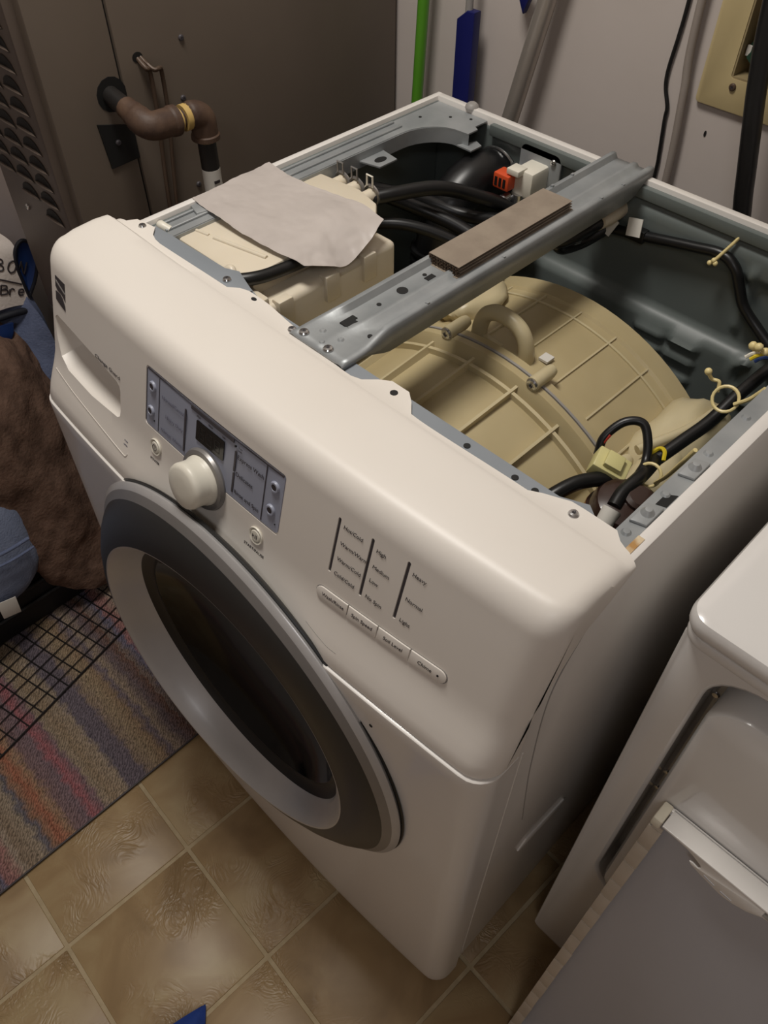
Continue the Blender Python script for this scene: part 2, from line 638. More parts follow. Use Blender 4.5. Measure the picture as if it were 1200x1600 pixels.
# ------------------------------------------------------------------ the room
FX0, FX1, FY0, FY1, FZ1 = -0.95, 2.1, -1.9, 0.88, 2.44
floor = struct(box('floor', (FX0, FY0, -0.06), (FX1, FY1, -0.0016), 'grout'))
struct(box('wall_back', (FX0 - 0.1, FY1, -0.06), (FX1 + 0.1, FY1 + 0.1, FZ1), 'wall'))
struct(box('wall_left', (FX0 - 0.1, FY0, -0.06), (FX0, FY1, FZ1), 'wall'))
struct(box('wall_right', (FX1, FY0, -0.06), (FX1 + 0.1, FY1, FZ1), 'wall'))
struct(box('wall_front', (FX0 - 0.1, FY0 - 0.1, -0.06), (FX1 + 0.1, FY0, FZ1), 'wall'))
struct(box('wall_inner', (FX0, .2600, -0.06), (-.460, .36, FZ1), 'wall'))
struct(box('ceiling', (FX0 - 0.1, FY0 - 0.1, FZ1), (FX1 + 0.1, FY1 + 0.1, FZ1 + 0.06), 'ceil'))
struct(box('baseboard_back', (FX0, FY1 - 0.014, 0.0), (FX1, FY1, 0.09), 'trimw', bev=0.003))
struct(box('baseboard_left', (FX0, FY0, 0.0), (FX0 + 0.014, 0.2, 0.09), 'trimw', bev=0.003))

# floor tiles, one object each
T, TA, TX, TY, GAP = 0.2275, -0.04303, 0.2404, -0.1158, 0.0065
tm = None
ct, st_ = math.cos(TA), math.sin(TA)
for i in range(-6, 9):
    for j in range(-8, 5):
        cx = TX + T * (ct * (i + .5) - st_ * (j + .5))
        cy = TY + T * (st_ * (i + .5) + ct * (j + .5))
        if not (FX0 + .14 < cx < FX1 - .14 and FY0 + .14 < cy < FY1 - .14):
            continue
        if tm is None:
            h = (T - GAP) / 2
            tm = box('tile', (-h, -h, -0.006), (h, h, 0.0), 'tile', floor, bev=0.0014)
            to = tm
        else:
            to = dup(tm, floor)
        to.matrix_basis = Matrix.Translation((cx, cy, 0)) @ Matrix.Rotation(TA + PI / 2 * ((i * 7 + j * 3) % 4), 4, 'Z')

# ceiling lamp above the washer (its light is set at the top of the script)
cl = root('ceiling_or_fill_lamp', 'round flush ceiling lamp above the open washing machine', 'lamp', (LAMP[0], LAMP[1], FZ1))
for LP in (LAMP,):
    lathe('lamp_base', [(0, 0), (0.16, 0), (0.165, -0.02), (0.15, -0.05), (0, -0.05)], (LAMP[0], LAMP[1], FZ1), (0, 0, 1), 'whitepl', cl, seg=32)
cl = root('ceiling_or_fill_lamp', 'round flush ceiling lamp added out of view as fill, in front of the dryer', 'lamp', (FILL_LAMP[0], FILL_LAMP[1], FZ1))
lathe('lamp_base', [(0, 0), (0.26, 0), (0.265, -0.02), (0.25, -0.05), (0, -0.05)], (FILL_LAMP[0], FILL_LAMP[1], FZ1), (0, 0, 1), 'whitepl', cl, seg=32)  # fixture body made up to go with the added fill light

# ------------------------------------------------------------------ washing machine
W_, D_, H_ = 0.686, 0.71, 0.95
wm = root('washing_machine', 'white front-load washing machine with its top panel taken off', 'washing machine', (W_ / 2, 0.36, 0))

def bow(x):
    return 0.010 + 0.13 * (x - 0.343) ** 2

LEAN = 0.28
ZS = 0.785
def sweep(z):
    t = min(1, max(0, (0.842 - z) / 0.057))
    return 0.0105 * t * t * (3 - 2 * t)

def face_y(x, z):
    return bow(x) + 0.012 + LEAN * (z - ZS) - sweep(z)

def fpt(x, z, d=0.0):
    """point on the sloping console face, d metres proud of it"""
    n_ = fnorm(x)
    return Vector((x, face_y(x, z), z)) + n_ * d

def fnorm(x):
    s = 0.26 * (x - 0.343)
    return Vector((s, -1, LEAN)).normalized()

def fmat(x, z, d=0.0004, scale=1.0):
    n_ = fnorm(x)
    ex = Vector((1, 0.26 * (x - 0.343), 0)).normalized()
    ez = n_.cross(ex)
    p_ = fpt(x, z, d)
    return Matrix(((ex.x, ez.x, n_.x, p_.x), (ex.y, ez.y, n_.y, p_.y), (ex.z, ez.z, n_.z, p_.z), (0, 0, 0, 1)))

def endshift(x, x0, x1, r):
    d = min(x - x0, x1 - x)
    if d >= r:
        return 0.0
    d = max(d, 0)
    return r - math.sqrt(max(r * r - (r - d) ** 2, 0))

# --- console (control panel housing), one closed shell
CX0, CX1 = -0.022, 0.690
xs = [CX0, CX0 + .0006, CX0 + .002, CX0 + .004, CX0 + .007, CX0 + .011, CX0 + .016, CX0 + .022, CX0 + .03]
xs = xs + [CX0 + .03 + (CX1 - CX0 - .06) * i / 60 for i in range(1, 60)] + [CX1 + CX0 - v for v in xs[::-1]]
edge_tab = [(-0.03, .180), (-.006, .184), (.0, .195), (.03, .199), (.045, .186), (.058, .183), (.185, .184), (.197, .196), (.225, .196), (.29, .189), (.30, .182), (.33, .180),
            (.375, .177), (.392, .181), (.405, .199), (.432, .199), (.441, .192), (.449, .179), (.47, .178), (.585, .180), (.602, .190), (.62, .196), (.66, .196), (.672, .186), (.70, .176)]
def etab(x):
    for (a, va), (b, vb) in zip(edge_tab, edge_tab[1:]):
        if a <= x <= b:
            t = (x - a) / (b - a)
            t = t * t * (3 - 2 * t)
            return va + (vb - va) * t
    return .19
def console_section(x):
    s = endshift(x, CX0, CX1, 0.026)
    zt = endshift(x, CX0, CX1, 0.016)
    left = max(0.0, 1 - max(x, 0) / 0.16)
    left = left * left * (3 - 2 * left)
    pts = []
    b0 = bow(x) + 0.012
    pts.append((b0 - .0105 + 0.003 + s, ZS - 0.003))
    pts.append((b0 - .0105 + 0.0006 + s, ZS - 0.0015))
    for k in range(13):
        z = ZS + 0.001 + (0.937 - ZS) * k / 12
        pts.append((b0 + LEAN * (z - ZS) - sweep(z) + s * (1 - 0.25 * k / 12), z - zt * 0.3 * k / 12))
    y1, z1 = pts[-1]
    ztop = 0.9625
    ya = b0 + LEAN * (0.937 - ZS) + s * 0.75
    R = 0.0255
    a_start = math.atan(LEAN)
    for k in range(1, 10):
        a = a_start + (PI / 2 - a_start) * k / 9
        pts.append((ya + R * (math.cos(a_start) - math.cos(a)), 0.937 + (ztop - 0.937) * (math.sin(a) - math.sin(a_start)) / (1 - math.sin(a_start)) - zt * (0.3 + 0.7 * k / 9)))
    yb = pts[-1][0]
    ye = etab(x)
    zt2 = zt
    pts.append((yb + 0.012, ztop + 0.0005 + 0.002 * left - zt2))
    pts.append((yb + 0.03, ztop - 0.0005 + 0.004 * left - zt2))
    pts.append((0.150, ztop - 0.004 + 0.008 * left - zt2))
    pts.append((0.166, ztop - 0.0065 + 0.009 * left - zt2 * .9))
    pts.append((0.1705, 0.9545 + 0.006 * left - zt2 * .6))
    pts.append((0.1735, 0.9528 - zt2 * .3))
    pts.append((ye, 0.9522 - zt2 * .3))
    pts.append((ye, 0.9502 - zt2 * .3))
    # underside back to the seam
    dp = min(1, max(0, (.668 - x) / .03))
    pts.append((0.150 + .02 * dp, 0.9465 - zt2))
    pts.append((0.124 + .04 * dp, 0.937 - zt2))
    pts.append((0.066 + 0.35 * s + .05 * dp, 0.85))
    pts.append((0.062 + 0.35 * s + .05 * dp, ZS - 0.003))
    return pts

secs = [console_section(x) for x in xs]
k = len(secs[0])
vs, fs = [], []
for x, sc in zip(xs, secs):
    for y, z in sc:
        vs.append((x, y, z))
for i in range(len(xs) - 1):
    for j in range(k):
        fs.append((i * k + j, i * k + (j + 1) % k, (i + 1) * k + (j + 1) % k, (i + 1) * k + j))
fs.append(tuple(range(k)))
fs.append(tuple((len(xs) - 1) * k + j for j in range(k))[::-1])
console = mesh('console', vs, fs, 'console', wm, ang=40)
console['label'] = 'white sloping control console'

# detergent drawer grip: a scoop cut into the console
def scoop():
    bm = bmesh.new()
    prof = []
    outer = [(0.002, .884), (0.008, .889), (0.03, .8885), (0.10, .884), (0.143, .8795), (0.1495, .8765), (0.152, .871), (0.1525, .848), (0.151, .841), (0.146, .8375), (0.09, .833), (0.033, .834), (0.015, .842), (0.005, .862)]
    rings = []
    for d, sh, lift in ((-0.03, 1.0, 0), (0.004, 1.0, 0.0), (0.018, 0.97, 0.002), (0.030, 0.9, 0.0045), (0.034, 0.78, 0.005)):
        ring = []
        for (x, z) in outer:
            xc, zc = 0.08, 0.861
            p_ = Vector((xc + (x - xc) * sh, 0, zc + (z - zc) * sh + lift))
            p_.y = face_y(p_.x, p_.z) + d
            ring.append(bm.verts.new(p_))
        rings.append(ring)
    n = len(outer)
    for a, b in zip(rings, rings[1:]):
        for i in range(n):
            bm.faces.new([a[i], a[(i + 1) % n], b[(i + 1) % n], b[i]])
    bm.faces.new(rings[0][::-1])
    bm.faces.new(rings[-1])
    return bm_obj('cut', bm)

def lens_cut(x0, x1, z0, z1, r, depth, front=0.004):
    """rounded-rectangle pocket cutter following the face"""
    pts = []
    for cx, cz, a in ((x1 - r, z1 - r, 0), (x0 + r, z1 - r, PI / 2), (x0 + r, z0 + r, PI), (x1 - r, z0 + r, 1.5 * PI)):
        for q in range(5):
            t = a + PI / 2 * q / 4
            pts.append((cx + r * math.cos(t), cz + r * math.sin(t)))
    bm = bmesh.new()
    A = [bm.verts.new(fpt(x, z, front)) for x, z in pts]
    B = [bm.verts.new(fpt(x, z, -depth)) for x, z in pts]
    n = len(pts)
    bm.faces.new(A)
    bm.faces.new(B[::-1])
    for i in range(n):
        bm.faces.new([A[i], A[(i + 1) % n], B[(i + 1) % n], B[i]])
    return bm_obj('cut', bm)

def rrect(x0, x1, z0, z1, r, q=5):
    pts = []
    for cx, cz, a in ((x1 - r, z1 - r, 0), (x0 + r, z1 - r, PI / 2), (x0 + r, z0 + r, PI), (x1 - r, z0 + r, 1.5 * PI)):
        for i in range(q):
            t = a + PI / 2 * i / (q - 1)
            pts.append((cx + r * math.cos(t), cz + r * math.sin(t)))
    return pts

def plate(name, pts, d0, d1, m, parent, bev=0.0):
    """thin plate on the console face between heights d0 and d1"""
    return prism(name, pts, lambda u, v, t: fpt(u, v, t), d0, d1, m, parent, bev)

def resample(pts, n=6):
    out = []
    for (a, b), (c, d) in zip(pts, pts[1:] + pts[:1]):
        L_ = math.hypot(c - a, d - b)
        q = max(1, int(L_ / 0.012))
        for i in range(q):
            out.append((a + (c - a) * i / q, b + (d - b) * i / q))
    return out

cutters = [scoop(), lens_cut(.2015, .4165, .8635, .9295, .004, .0012)]
# three indicator slots
SLOTS = [(.4825, .870, .9285), (.5195, .869, .931), (.5575, .872, .933)]
for x, z0, z1 in SLOTS:
    cutters.append(lens_cut(x - .0017, x + .0017, z0, z1, .0016, .0022))
subtract(console, cutters)

for x, z0, z1 in SLOTS:
    plate('indicator_slot', rrect(x - .0016, x + .0016, z0, z1, .0015), -.0024, -.0012, 'darkgrey', wm)

# --- drawer seam lines and lettering
def groove(name, pts, r, m, parent, d=0.0):
    return tube(name, [fpt(x, z, d) for x, z in pts], r, m, parent, seg=6, n=6)
groove('drawer_seam', [(.004, .8222), (.05, .817), (.11, .8125), (.165, .808), (.174, .8085), (.1765, .812)], .0007, 'trimw', wm)
text('lettering', 'Change Guard', .0062, fmat(.098, .8865), 'ink', wm, width=.053)
text('lettering', 'PUSH', .003, fmat(.166, .8225), 'inkfaint', wm)
text('lettering', 'OPEN', .003, fmat(.166, .8185), 'inkfaint', wm)

# emblem by the drawer
def emblem_piece(pts):
    return plate('emblem', pts, .0001, .0006, 'ink', wm)
emblem_piece([(.0085, .935), (.031, .9345), (.0315, .914), (.0285, .917), (.022, .9195), (.014, .9195), (.0085, .923)])
emblem_piece([(.0085, .9178), (.019, .9180), (.025, .9155), (.0305, .9085), (.031, .9035), (.021, .9050), (.0085, .908)])
plate('emblem_stripe', [(.010, .9315), (.0315, .9245), (.0315, .9225), (.010, .929)], .0006, .0008, 'grey', wm)

# --- control panel field
panel = plate('control_panel', resample(rrect(.203, .415, .865, .928, .0035)), -.0012, -.0002, 'panel', wm)
panel['label'] = 'blue-grey control panel field'
for (z0, z1, x0, x1) in ((.9262, .928, .2045, .4135),):
    plate('panel_edge', resample([(x0, z0), (x1, z0), (x1, z1), (x0, z1)]), -.0003, .0002, 'darkgrey', panel)
plate('panel_edge', [(.203, .868), (.2038, .868), (.2038, .926), (.203, .926)], -.0003, .0002, 'darkgrey', panel)
plate('indicator_strip', resample([(.279, .9225), (.345, .9225), (.345, .9266), (.279, .9266)]), -.0004, .0004, 'darkgrey', panel)
for x, z0, z1, wd in ((.2255, .8665, .926, .0004), (.3915, .8665, .926, .0005)):
    plate('divider', [(x - wd, z0), (x + wd, z0), (x + wd, z1), (x - wd, z1)], -.0003, .0002, 'darkgrey', panel)
for x, z0, z1 in ((.2705, .8695, .917), (.3485, .8705, .8925), (.3485, .8938, .916)):
    plate('indicator_bar', rrect(x - .0012, x + .0012, z0, z1, .001), -.0003, .0003, 'darkgrey', panel)
lcd = plate('display', resample(rrect(.2885, .3315, .8945, .9155, .0012)), -.0006, .0002, 'lcd', panel)
SEG = {'1': 'bc', '8': 'abcdefg'}
for d_i in range(3):
    x0 = .2945 + d_i * .0118
    for s_ in 'abcdefg':
        a, b, ww = .0075, .0062, .0009
        q = {'a': (0, a, 2 * b - ww, 2 * b), 'd': (0, a, 0, ww), 'g': (0, a, b - ww / 2, b + ww / 2), 'b': (a - ww, a, b, 2 * b), 'c': (a - ww, a, 0, b), 'f': (0, ww, b, 2 * b), 'e': (0, ww, 0, b)}[s_]
        x_, X_, z_, Z_ = x0 + q[0], x0 + q[1], .8985 + q[2], .8985 + q[3]
        plate('segment', [(x_, z_), (X_, z_), (X_, Z_), (x_, Z_)], .0002, .00035, 'seg', lcd)
for x, z in ((.2140, .911), (.2122, .883), (.4045, .911), (.4028, .885)):
    bt = lathe('push_button', [(0, .0012), (.0030, .0012), (.0034, .0022), (.0050, .0022), (.0058, .0010), (.0060, -.001), (0, -.001)], fpt(x, z, -.0002), fnorm(x), 'panel', panel, seg=20)
    lathe('button_mark', [(0, .0006), (.0040, .0004), (.0040, -.0004), (0, -.0004)], fpt(x, z, .0012), fnorm(x), 'ink', bt, seg=16)
hole(fpt(.2185, .8745, 0), fnorm(.218), .0008, panel, 'led_dot')
hole(fpt(.4105, .8735, 0), fnorm(.41), .0006, panel, 'led_dot')
hole(fpt(.3475, .9205, 0), fnorm(.34), .0011, panel, 'led_dot')
for body, x, z, s_, al, m_ in (('Normal/Casual', .2685, .9085, .0062, 'RIGHT', 'inkfaint'), ('Heavy Duty', .2675, .8905, .0062, 'RIGHT', 'inkfaint'),
                           ('Whitest Whites', .2675, .8725, .0058, 'RIGHT', 'inkfaint'),
                           ('Express Wash', .3515, .9115, .0066, 'LEFT', 'ink'), ('Delicates', .3515, .8930, .0066, 'LEFT', 'ink'), ('Rinse and Spin', .3515, .8735, .0062, 'LEFT', 'ink'),
                           ('Wash', .288, .9195, .0028, 'LEFT', 'ink'), ('Rinse', .307, .9195, .0028, 'LEFT', 'ink'), ('Spin', .328, .9195, .0028, 'LEFT', 'ink'),
                           ('Door', .3515, .9215, .0028, 'LEFT', 'ink'), ('Lock', .3515, .9185, .0028, 'LEFT', 'ink')):
    text('lettering', body, s_, fmat(x, z, .0002), m_, panel, al)

# --- cycle knob
kx, kz = .3085, .8605
kn = fnorm(kx)
kb = lathe('knob_ring', [(.0, .0002), (.0315, .0002), (.0325, .003), (.0310, .0062), (.0270, .0068), (.0250, .004), (.0, .004)], fpt(kx, kz, -.001), kn, 'silver2', wm, seg=48)
knob = lathe('cycle_knob', [(.0262, .003), (.0255, .0075), (.0246, .0085), (.0238, .011), (.0235, .018), (.0237, .020), (.0239, .0235), (.0228, .0268), (.019, .0285), (.010, .0293), (0, .0295)],
             fpt(kx, kz, 0), kn, 'whitepl', wm, seg=48, ang=50)
knob['label'] = 'white round cycle knob'

# --- round push buttons
def round_button(x, z, txt, marks):
    lathe('button_bezel', [(.0062, .0003), (.0088, .0003), (.0096, .0014), (.0090, .0026), (.0076, .0022), (.0070, .0003)], fpt(x, z, -.0004), fnorm(x), 'whitepl', wm, seg=28)
    b = lathe('push_button', [(0, .0026), (.0056, .0024), (.0066, .0016), (.0068, 0), (0, 0)], fpt(x, z, 0), fnorm(x), 'whitepl', wm, seg=28)
    F = fmat(x, z, .0030)
    if marks == 'power':
        vs, fs = tube_geo([F @ Vector((.0034 * math.cos(t), .0034 * math.sin(t), -.0004)) for t in [2 * PI * i / 24 for i in range(24)]], .00035, 6, False, closed=True)
        mesh('power_mark', vs, fs, 'ink', b)
        mesh('power_mark', [F @ Vector(q) for q in ((-.0003, -.002, -.0001), (.0003, -.002, -.0001), (.0003, .002, -.0001), (-.0003, .002, -.0001))], [(0, 1, 2, 3)], 'ink', b)
    else:
        mesh('play_mark', [F @ Vector(q) for q in ((-.0032, -.0022, -.0002), (-.0006, 0, -.0002), (-.0032, .0022, -.0002))], [(0, 1, 2)], 'ink', b)
        for dx in (.0003, .0022):
            mesh('pause_mark', [F @ Vector(q) for q in ((dx, -.0024, -.0002), (dx + .0009, -.0024, -.0002), (dx + .0009, .0024, -.0002), (dx, .0024, -.0002))], [(0, 1, 2, 3)], 'ink', b)
    text('lettering', txt, .0048, fmat(x, z - .0165), 'ink', wm, 'CENTER', bold=.00002)
round_button(.2238, .8465, 'POWER', 'power')
round_button(.3895, .8465, 'START/PAUSE', 'play')

# --- option labels and the four-key bar
for x, rows in ((.4885, (('Hot/Cold', .9225), ('Warm/Warm', .9055), ('Warm/Cold', .889), ('Cold/Cold', .873))),
                (.5255, (('High', .9225), ('Medium', .906), ('Low', .8915), ('No Spin', .8735))),
                (.5635, (('Heavy', .9245), ('Normal', .8985), ('Light', .8755)))):
    for body, z in rows:
        text('lettering', body, .0057, fmat(x - .0006, z), 'ink', wm, shear=.12)
def keybar(x0, x1, r0, r1):
    z0, z1 = .8395, .8545
    z0 += .055 * (x0 - .54) * 0
    pts = []
    for cx, a0_, a1_, r in ((x1, PI / 2, -PI / 2, r1), (x0, -PI / 2, -1.5 * PI, r0)):
        h = (z1 - z0) / 2
        if r:
            c_ = cx - h if cx == x1 else cx + h
            for i in range(9):
                t = a0_ + (a1_ - a0_) * i / 8
                pts.append((c_ + h * math.cos(t), (z0 + z1) / 2 + h * math.sin(t)))
        else:
            pts += [(cx, z1 if a0_ > 0 else z0), (cx, z0 if a0_ > 0 else z1)]
    return resample([(x, z + .05 * (x - .545)) for x, z in pts])
plate('key_bar_groove', keybar(.4725, .6215, True, True), -.0002, .0002, 'grey', wm)
for body, x0, x1, a, b in (('Wash/Rinse', .4735, .5112, True, False), ('Spin Speed', .5122, .5457, False, False), ('Soil Level', .5467, .5817, False, False), ('Chime', .5827, .6205, False, True)):
    pts = [(x + 0, z) for x, z in keybar(x0, x1, a, b)]
    kb_ = plate('option_key', [(x, .847 + .05 * (x - .545) + (z - .847 - .05 * (x - .545)) * .92) for x, z in pts], 0, .0016, 'console', wm, bev=.0006)
    xm = (x0 + x1) / 2 + (.002 if a else -.003 if b else 0)
    F = fmat(xm, .847 + .05 * (xm - .545), .0018) @ Matrix.Rotation(.05, 4, 'Z')
    text('lettering', body, .0056, F, 'ink', kb_, 'CENTER', shear=.12)
hole(fpt(.6125, .8503, .0016), fnorm(.61), .0010, wm, 'led_dot')
# scuffs under the door lip
groove('scuff_mark', [(.473, .808), (.487, .8045), (.503, .8015), (.515, .8015)], .00022, 'grey', wm)

# --- front panel below the seam
def front_y(x):
    return 0.0082 + 0.13 * (x - 0.343) ** 2
fx0, fx1 = -0.0195, 0.6905
px = [fx0, fx0 + .0006, fx0 + .002, fx0 + .0045, fx0 + .008, fx0 + .0125, fx0 + .018, fx0 + .026]
px = px + [fx0 + .026 + (fx1 - fx0 - .052) * i / 40 for i in range(1, 40)] + [fx0 + fx1 - v for v in px[::-1]]
zz = [.022, .0225, .024, .028, .035, .048, .07, .12, .2, .3, .4, .5, .6, .7, .76, .7795, .7812, .7818]
dz_ = {.022: .014, .0225: .011, .024: .0085, .028: .006, .035: .004, .048: .002, .07: .0008, .7812: .0006, .7818: .002}
vs, fs = [], []
for z in zz:
    for x in px:
        vs.append((x, front_y(x) + endshift(x, fx0, fx1, .024) + dz_.get(z, 0), z))
    vs.append((fx1, .0715, z))
    vs.append((fx0, .0715, z))
n = len(px) + 2
for i in range(len(zz) - 1):
    for j in range(n):
        fs.append((i * n + j, i * n + (j + 1) % n, (i + 1) * n + (j + 1) % n, (i + 1) * n + j))
fs.append(tuple(range(n))[::-1])
fs.append(tuple((len(zz) - 1) * n + j for j in range(n)))
fpanel = mesh('front_panel', vs, fs, 'enamel', wm, ang=40)
DC = (0.343, 0.568)
cutc = lathe('cut', [(0, -.2), (.226, -.2), (.226, .2), (0, .2)], (DC[0], 0, DC[1]), (0, -1, 0), 'black', None, seg=96)
subtract(fpanel, [cutc])
# the door also crosses the foot of the console: cut the same circle there
cutc = lathe('cut', [(0, -.2), (.226, -.2), (.226, .2), (0, .2)], (DC[0], 0, DC[1]), (0, -1, 0), 'black', None, seg=96)
subtract(console, [cutc])
hole((.5675, front_y(.5675), .745), (0, -1, 0), .002, wm, 'drain_mark')

# --- door: lathe about the y axis; profile (radius, height towards the viewer), base at y = 0.02
def ring(name, prof, m, parent, ang=32, seg=128):
    return lathe(name, [(r, h) for r, h in prof], (DC[0], 0.0, DC[1]), (0, -1, 0), m, parent, seg=seg, ang=ang)
def ring_fn(name, fn, m, parent, ang=32, seg=144):
    # like ring(), but the profile may change round the door: its lip stands out furthest at the lower left
    vs, fs = [], []
    k_ = len(fn(0.0))
    for i_ in range(seg):
        t = 2 * PI * i_ / seg
        for r_, h_ in fn(t):
            vs.append((DC[0] + r_ * math.cos(t), -h_, DC[1] + r_ * math.sin(t)))
    for i_ in range(seg):
        j_ = (i_ + 1) % seg
        for q in range(k_ - 1):
            fs.append((i_ * k_ + q, j_ * k_ + q, j_ * k_ + q + 1, i_ * k_ + q + 1))
    return mesh(name, vs, fs, m, parent, ang=ang)
def lip_h(t):
    return .0255 - .0145 * math.cos(t - PI / 4)
door = ring('door', [(.2200, -.070), (.2230, -.034), (.2300, -.028), (.2640, -.0185), (.2690, -.0135), (.2706, -.0110), (.2700, -.0095), (.2640, -.0050)], 'silver', wm)
door['label'] = 'round silver-rimmed porthole door'
ring('door_gasket', [(.2600, -.0140), (.2712, -.0140), (.2718, -.0155), (.2690, -.0180), (.2500, -.0260)], 'rubber', door)
ring('door_bevel', [(.2640, -.0050), (.2625, -.0038), (.2550, .0010)], 'silver2', door)
def smoke_prof(t):
    hc = lip_h(t)
    return [(.2550, .0010), (.2520, .0010 + .14 * hc), (.2440, .0010 + .42 * hc), (.2310, .0010 + .72 * hc), (.2180, .0005 + .92 * hc), (.2100, hc), (.2070, hc + .0006)]
ring_fn('smoked_band', smoke_prof, 'smoke', door, ang=60)
def inner_prof(t):
    hc = lip_h(t)
    return [(.2070, hc + .0006), (.2050, hc + .0002), (.2020, hc * .90), (.1950, hc * .50 + .001), (.1942, hc * .45 + .001), (.1860, .0030), (.1830, -.0015)]
ring_fn('inner_ring', inner_prof, 'silver', door, ang=14)
ring('glass_frame', [(.1830, -.0015), (.1780, -.0080), (.1710, -.0110), (.1660, -.0100)], 'rubber', door)
ring('door_glass', [(.1660, -.0100), (.1600, -.0160), (.1450, -.0280), (.1200, -.0400), (.0900, -.0480), (.0500, -.0540), (0, -.0560)], 'glass', door, ang=80)

# --- cabinet shell
def yz(x0):
    return lambda u, v, t: (t, u, v)
side_r = [(.0655, .03), (.70, .03), (.71, .04), (.71, H_), (.146, H_), (.122, .9465), (.116, .940), (.0700, .861), (.0665, .850), (.0655, .785)]
prism('side_panel', side_r, yz(0), .674, .686, 'enamel', wm, bev=.0015)
side_l = [(.0720, .03), (.70, .03), (.71, .04), (.71, H_), (.150, H_), (.128, .9445), (.1235, .9375), (.078, .858), (.0735, .848), (.0720, .785)]
prism('side_panel', side_l, yz(0), 0.0, .010, 'enamel', wm, bev=.0015)
box('side_liner', (.6715, .16, .05), (.6738, .698, .944), 'liner', wm)
box('side_liner', (.0102, .16, .05), (.0125, .698, .944), 'liner', wm)
box('base_pan', (.02, .09, .03), (.666, .695, .05), 'liner', wm)
prism('side_emboss', [(.16, .352), (.175, .368), (.262, .345), (.272, .330), (.258, .318), (.172, .340)], yz(0), .685, .6885, 'enamel', wm, bev=.002)
tube('side_crease', [(.6862, .135, .915), (.6862, .105, .84), (.6862, .112, .70), (.6862, .125, .60), (.6862, .14, .50)], .0007, 'grey', wm, seg=6)
tube('side_crease', [(.6862, .086, .76), (.6862, .086, .5), (.6862, .086, .06)], .0009, 'enamel', wm, seg=6)
box('rust_patch', (.6742, .125, .9498), (.6800, .205, .9507), 'rust', wm)
for fx, fy in ((.06, .12), (.62, .12), (.06, .64), (.62, .64)):
    lathe('foot', [(0, 0), (.02, 0), (.02, .012), (.009, .014), (.009, .032), (0, .032)], (fx, fy, 0.0068 if fx < .1 else 0.0), (0, 0, 1), 'rubber', wm, seg=18)

# back panel with pressed ribs
bx0, bx1, bz0, bz1 = .010, .674, .06, .938
nx_, nz_ = 150, 150
def bump_slot(x, z, cx, cz, L_, r):
    dx = max(abs(x - cx) - L_ / 2, 0)
    d = math.hypot(dx, z - cz)
    t = max(0.0, 1 - d / r)
    return t * t * (3 - 2 * t)
def band(v, c, h, s):
    t = (h - abs(v - c)) / s
    t = min(1, max(0, t))
    return t * t * (3 - 2 * t)
def back_relief(x, z):
    d = 0.0
    zr = .800 + (.012 if x > .33 else 0)
    d += 0.016 * band(z, .690, .108, .014) * band(x, .34, .30, .02)          # wide raised field
    d += 0.008 * band(z, .905, .022, .010) * band(x, .45, .20, .03)
    for cx, cz in ((.428, .770), (.428, .748), (.479, .774), (.479, .750), (.428, .722), (.479, .722), (.12, .72), (.23, .72), (.12, .69), (.23, .69)):
        d += 0.0085 * bump_slot(x, z, cx, cz, .034, .0105)
    for cx, cz in ((.580, .765), (.166, .742)):
        r = math.hypot(x - cx, z - cz)
        d += 0.006 * max(0, 1 - abs(r - .032) / .010) - (0.004 if r < .024 else 0)
    d += 0.007 * band(x, .53, .010, .01) * band(z, .86, .05, .01)
    return d
vs, fs = [], []
for i in range(nz_ + 1):
    z = bz0 + (bz1 - bz0) * i / nz_
    for j in range(nx_ + 1):
        x = bx0 + (bx1 - bx0) * j / nx_
        vs.append((x, .6985 - back_relief(x, z), z))
for i in range(nz_):
    for j in range(nx_):
        a = i * (nx_ + 1) + j
        fs.append((a, a + 1, a + nx_ + 2, a + nx_ + 1))
bk = mesh('back_panel', vs, fs, 'liner', wm, ang=80, fix=False)
md = bk.modifiers.new('thickness', 'SOLIDIFY')
md.thickness = .002
md.offset = -1
box('back_rim', (0.008, .699, .86), (.678, .7099, .9505), 'enamel', wm, bev=.0012)
box('back_lip', (.115, .690, .930), (.674, .699, .9445), 'liner', wm, bev=.001)
for cx, cz in ((.580, .765), (.166, .742)):
    lathe('round_plug', [(0, .010), (.012, .010), (.016, .006), (.018, 0), (0, 0)], (cx, .6985, cz), (0, -1, 0), 'grey', wm, seg=24)

# left rail with the rounded rear corner
def xy(u, v, t):
    return (u, v, t)
arc = [(.046 + .052 * (1 - math.cos(t)), .585 + .062 * math.sin(t)) for t in [PI / 2 * i / 8 for i in range(9)]]
rail = [(.0102, .200), (.046, .200), (.046, .23)] + arc + [(.112, .648), (.112, .668), (.104, .672), (.104, .698), (.0102, .698)]
prism('left_rail', rail, xy, .9415, .9435, 'galv', wm)
lip = [(.046, .205, .936), (.046, .4, .936)] + [(x, y, .936) for x, y in arc] + [(.112, .648, .936)]
vs, fs = [], []
for x, y, z in lip:
    vs += [(x - .001, y, .922), (x - .001, y, .9425), (x + .0012, y + .0006, .9425), (x + .0012, y + .0006, .922)]
for i in range(len(lip) - 1):
    for j in range(4):
        a, b = i * 4 + j, i * 4 + (j + 1) % 4
        fs.append((a, b, b + 4, a + 4))
fs += [(0, 1, 2, 3), tuple(len(vs) - 4 + q for q in range(4))]
mesh('rail_lip', vs, fs, 'galv', wm)
for x0, x1 in ((.0150, .0190), (.0300, .0345)):
    box('rail_ridge', (x0, .21, .9430), (x1, .60, .9462), 'galv', wm, bev=.0012)
prism('rail_tab', [(.047, .505), (.078, .513), (.078, .545), (.047, .55)], xy, .9300, .9320, 'galv', wm)
hole((.064, .528, .9320), (0, 0, 1), .006, wm, 'tab_hole', ry=.010)
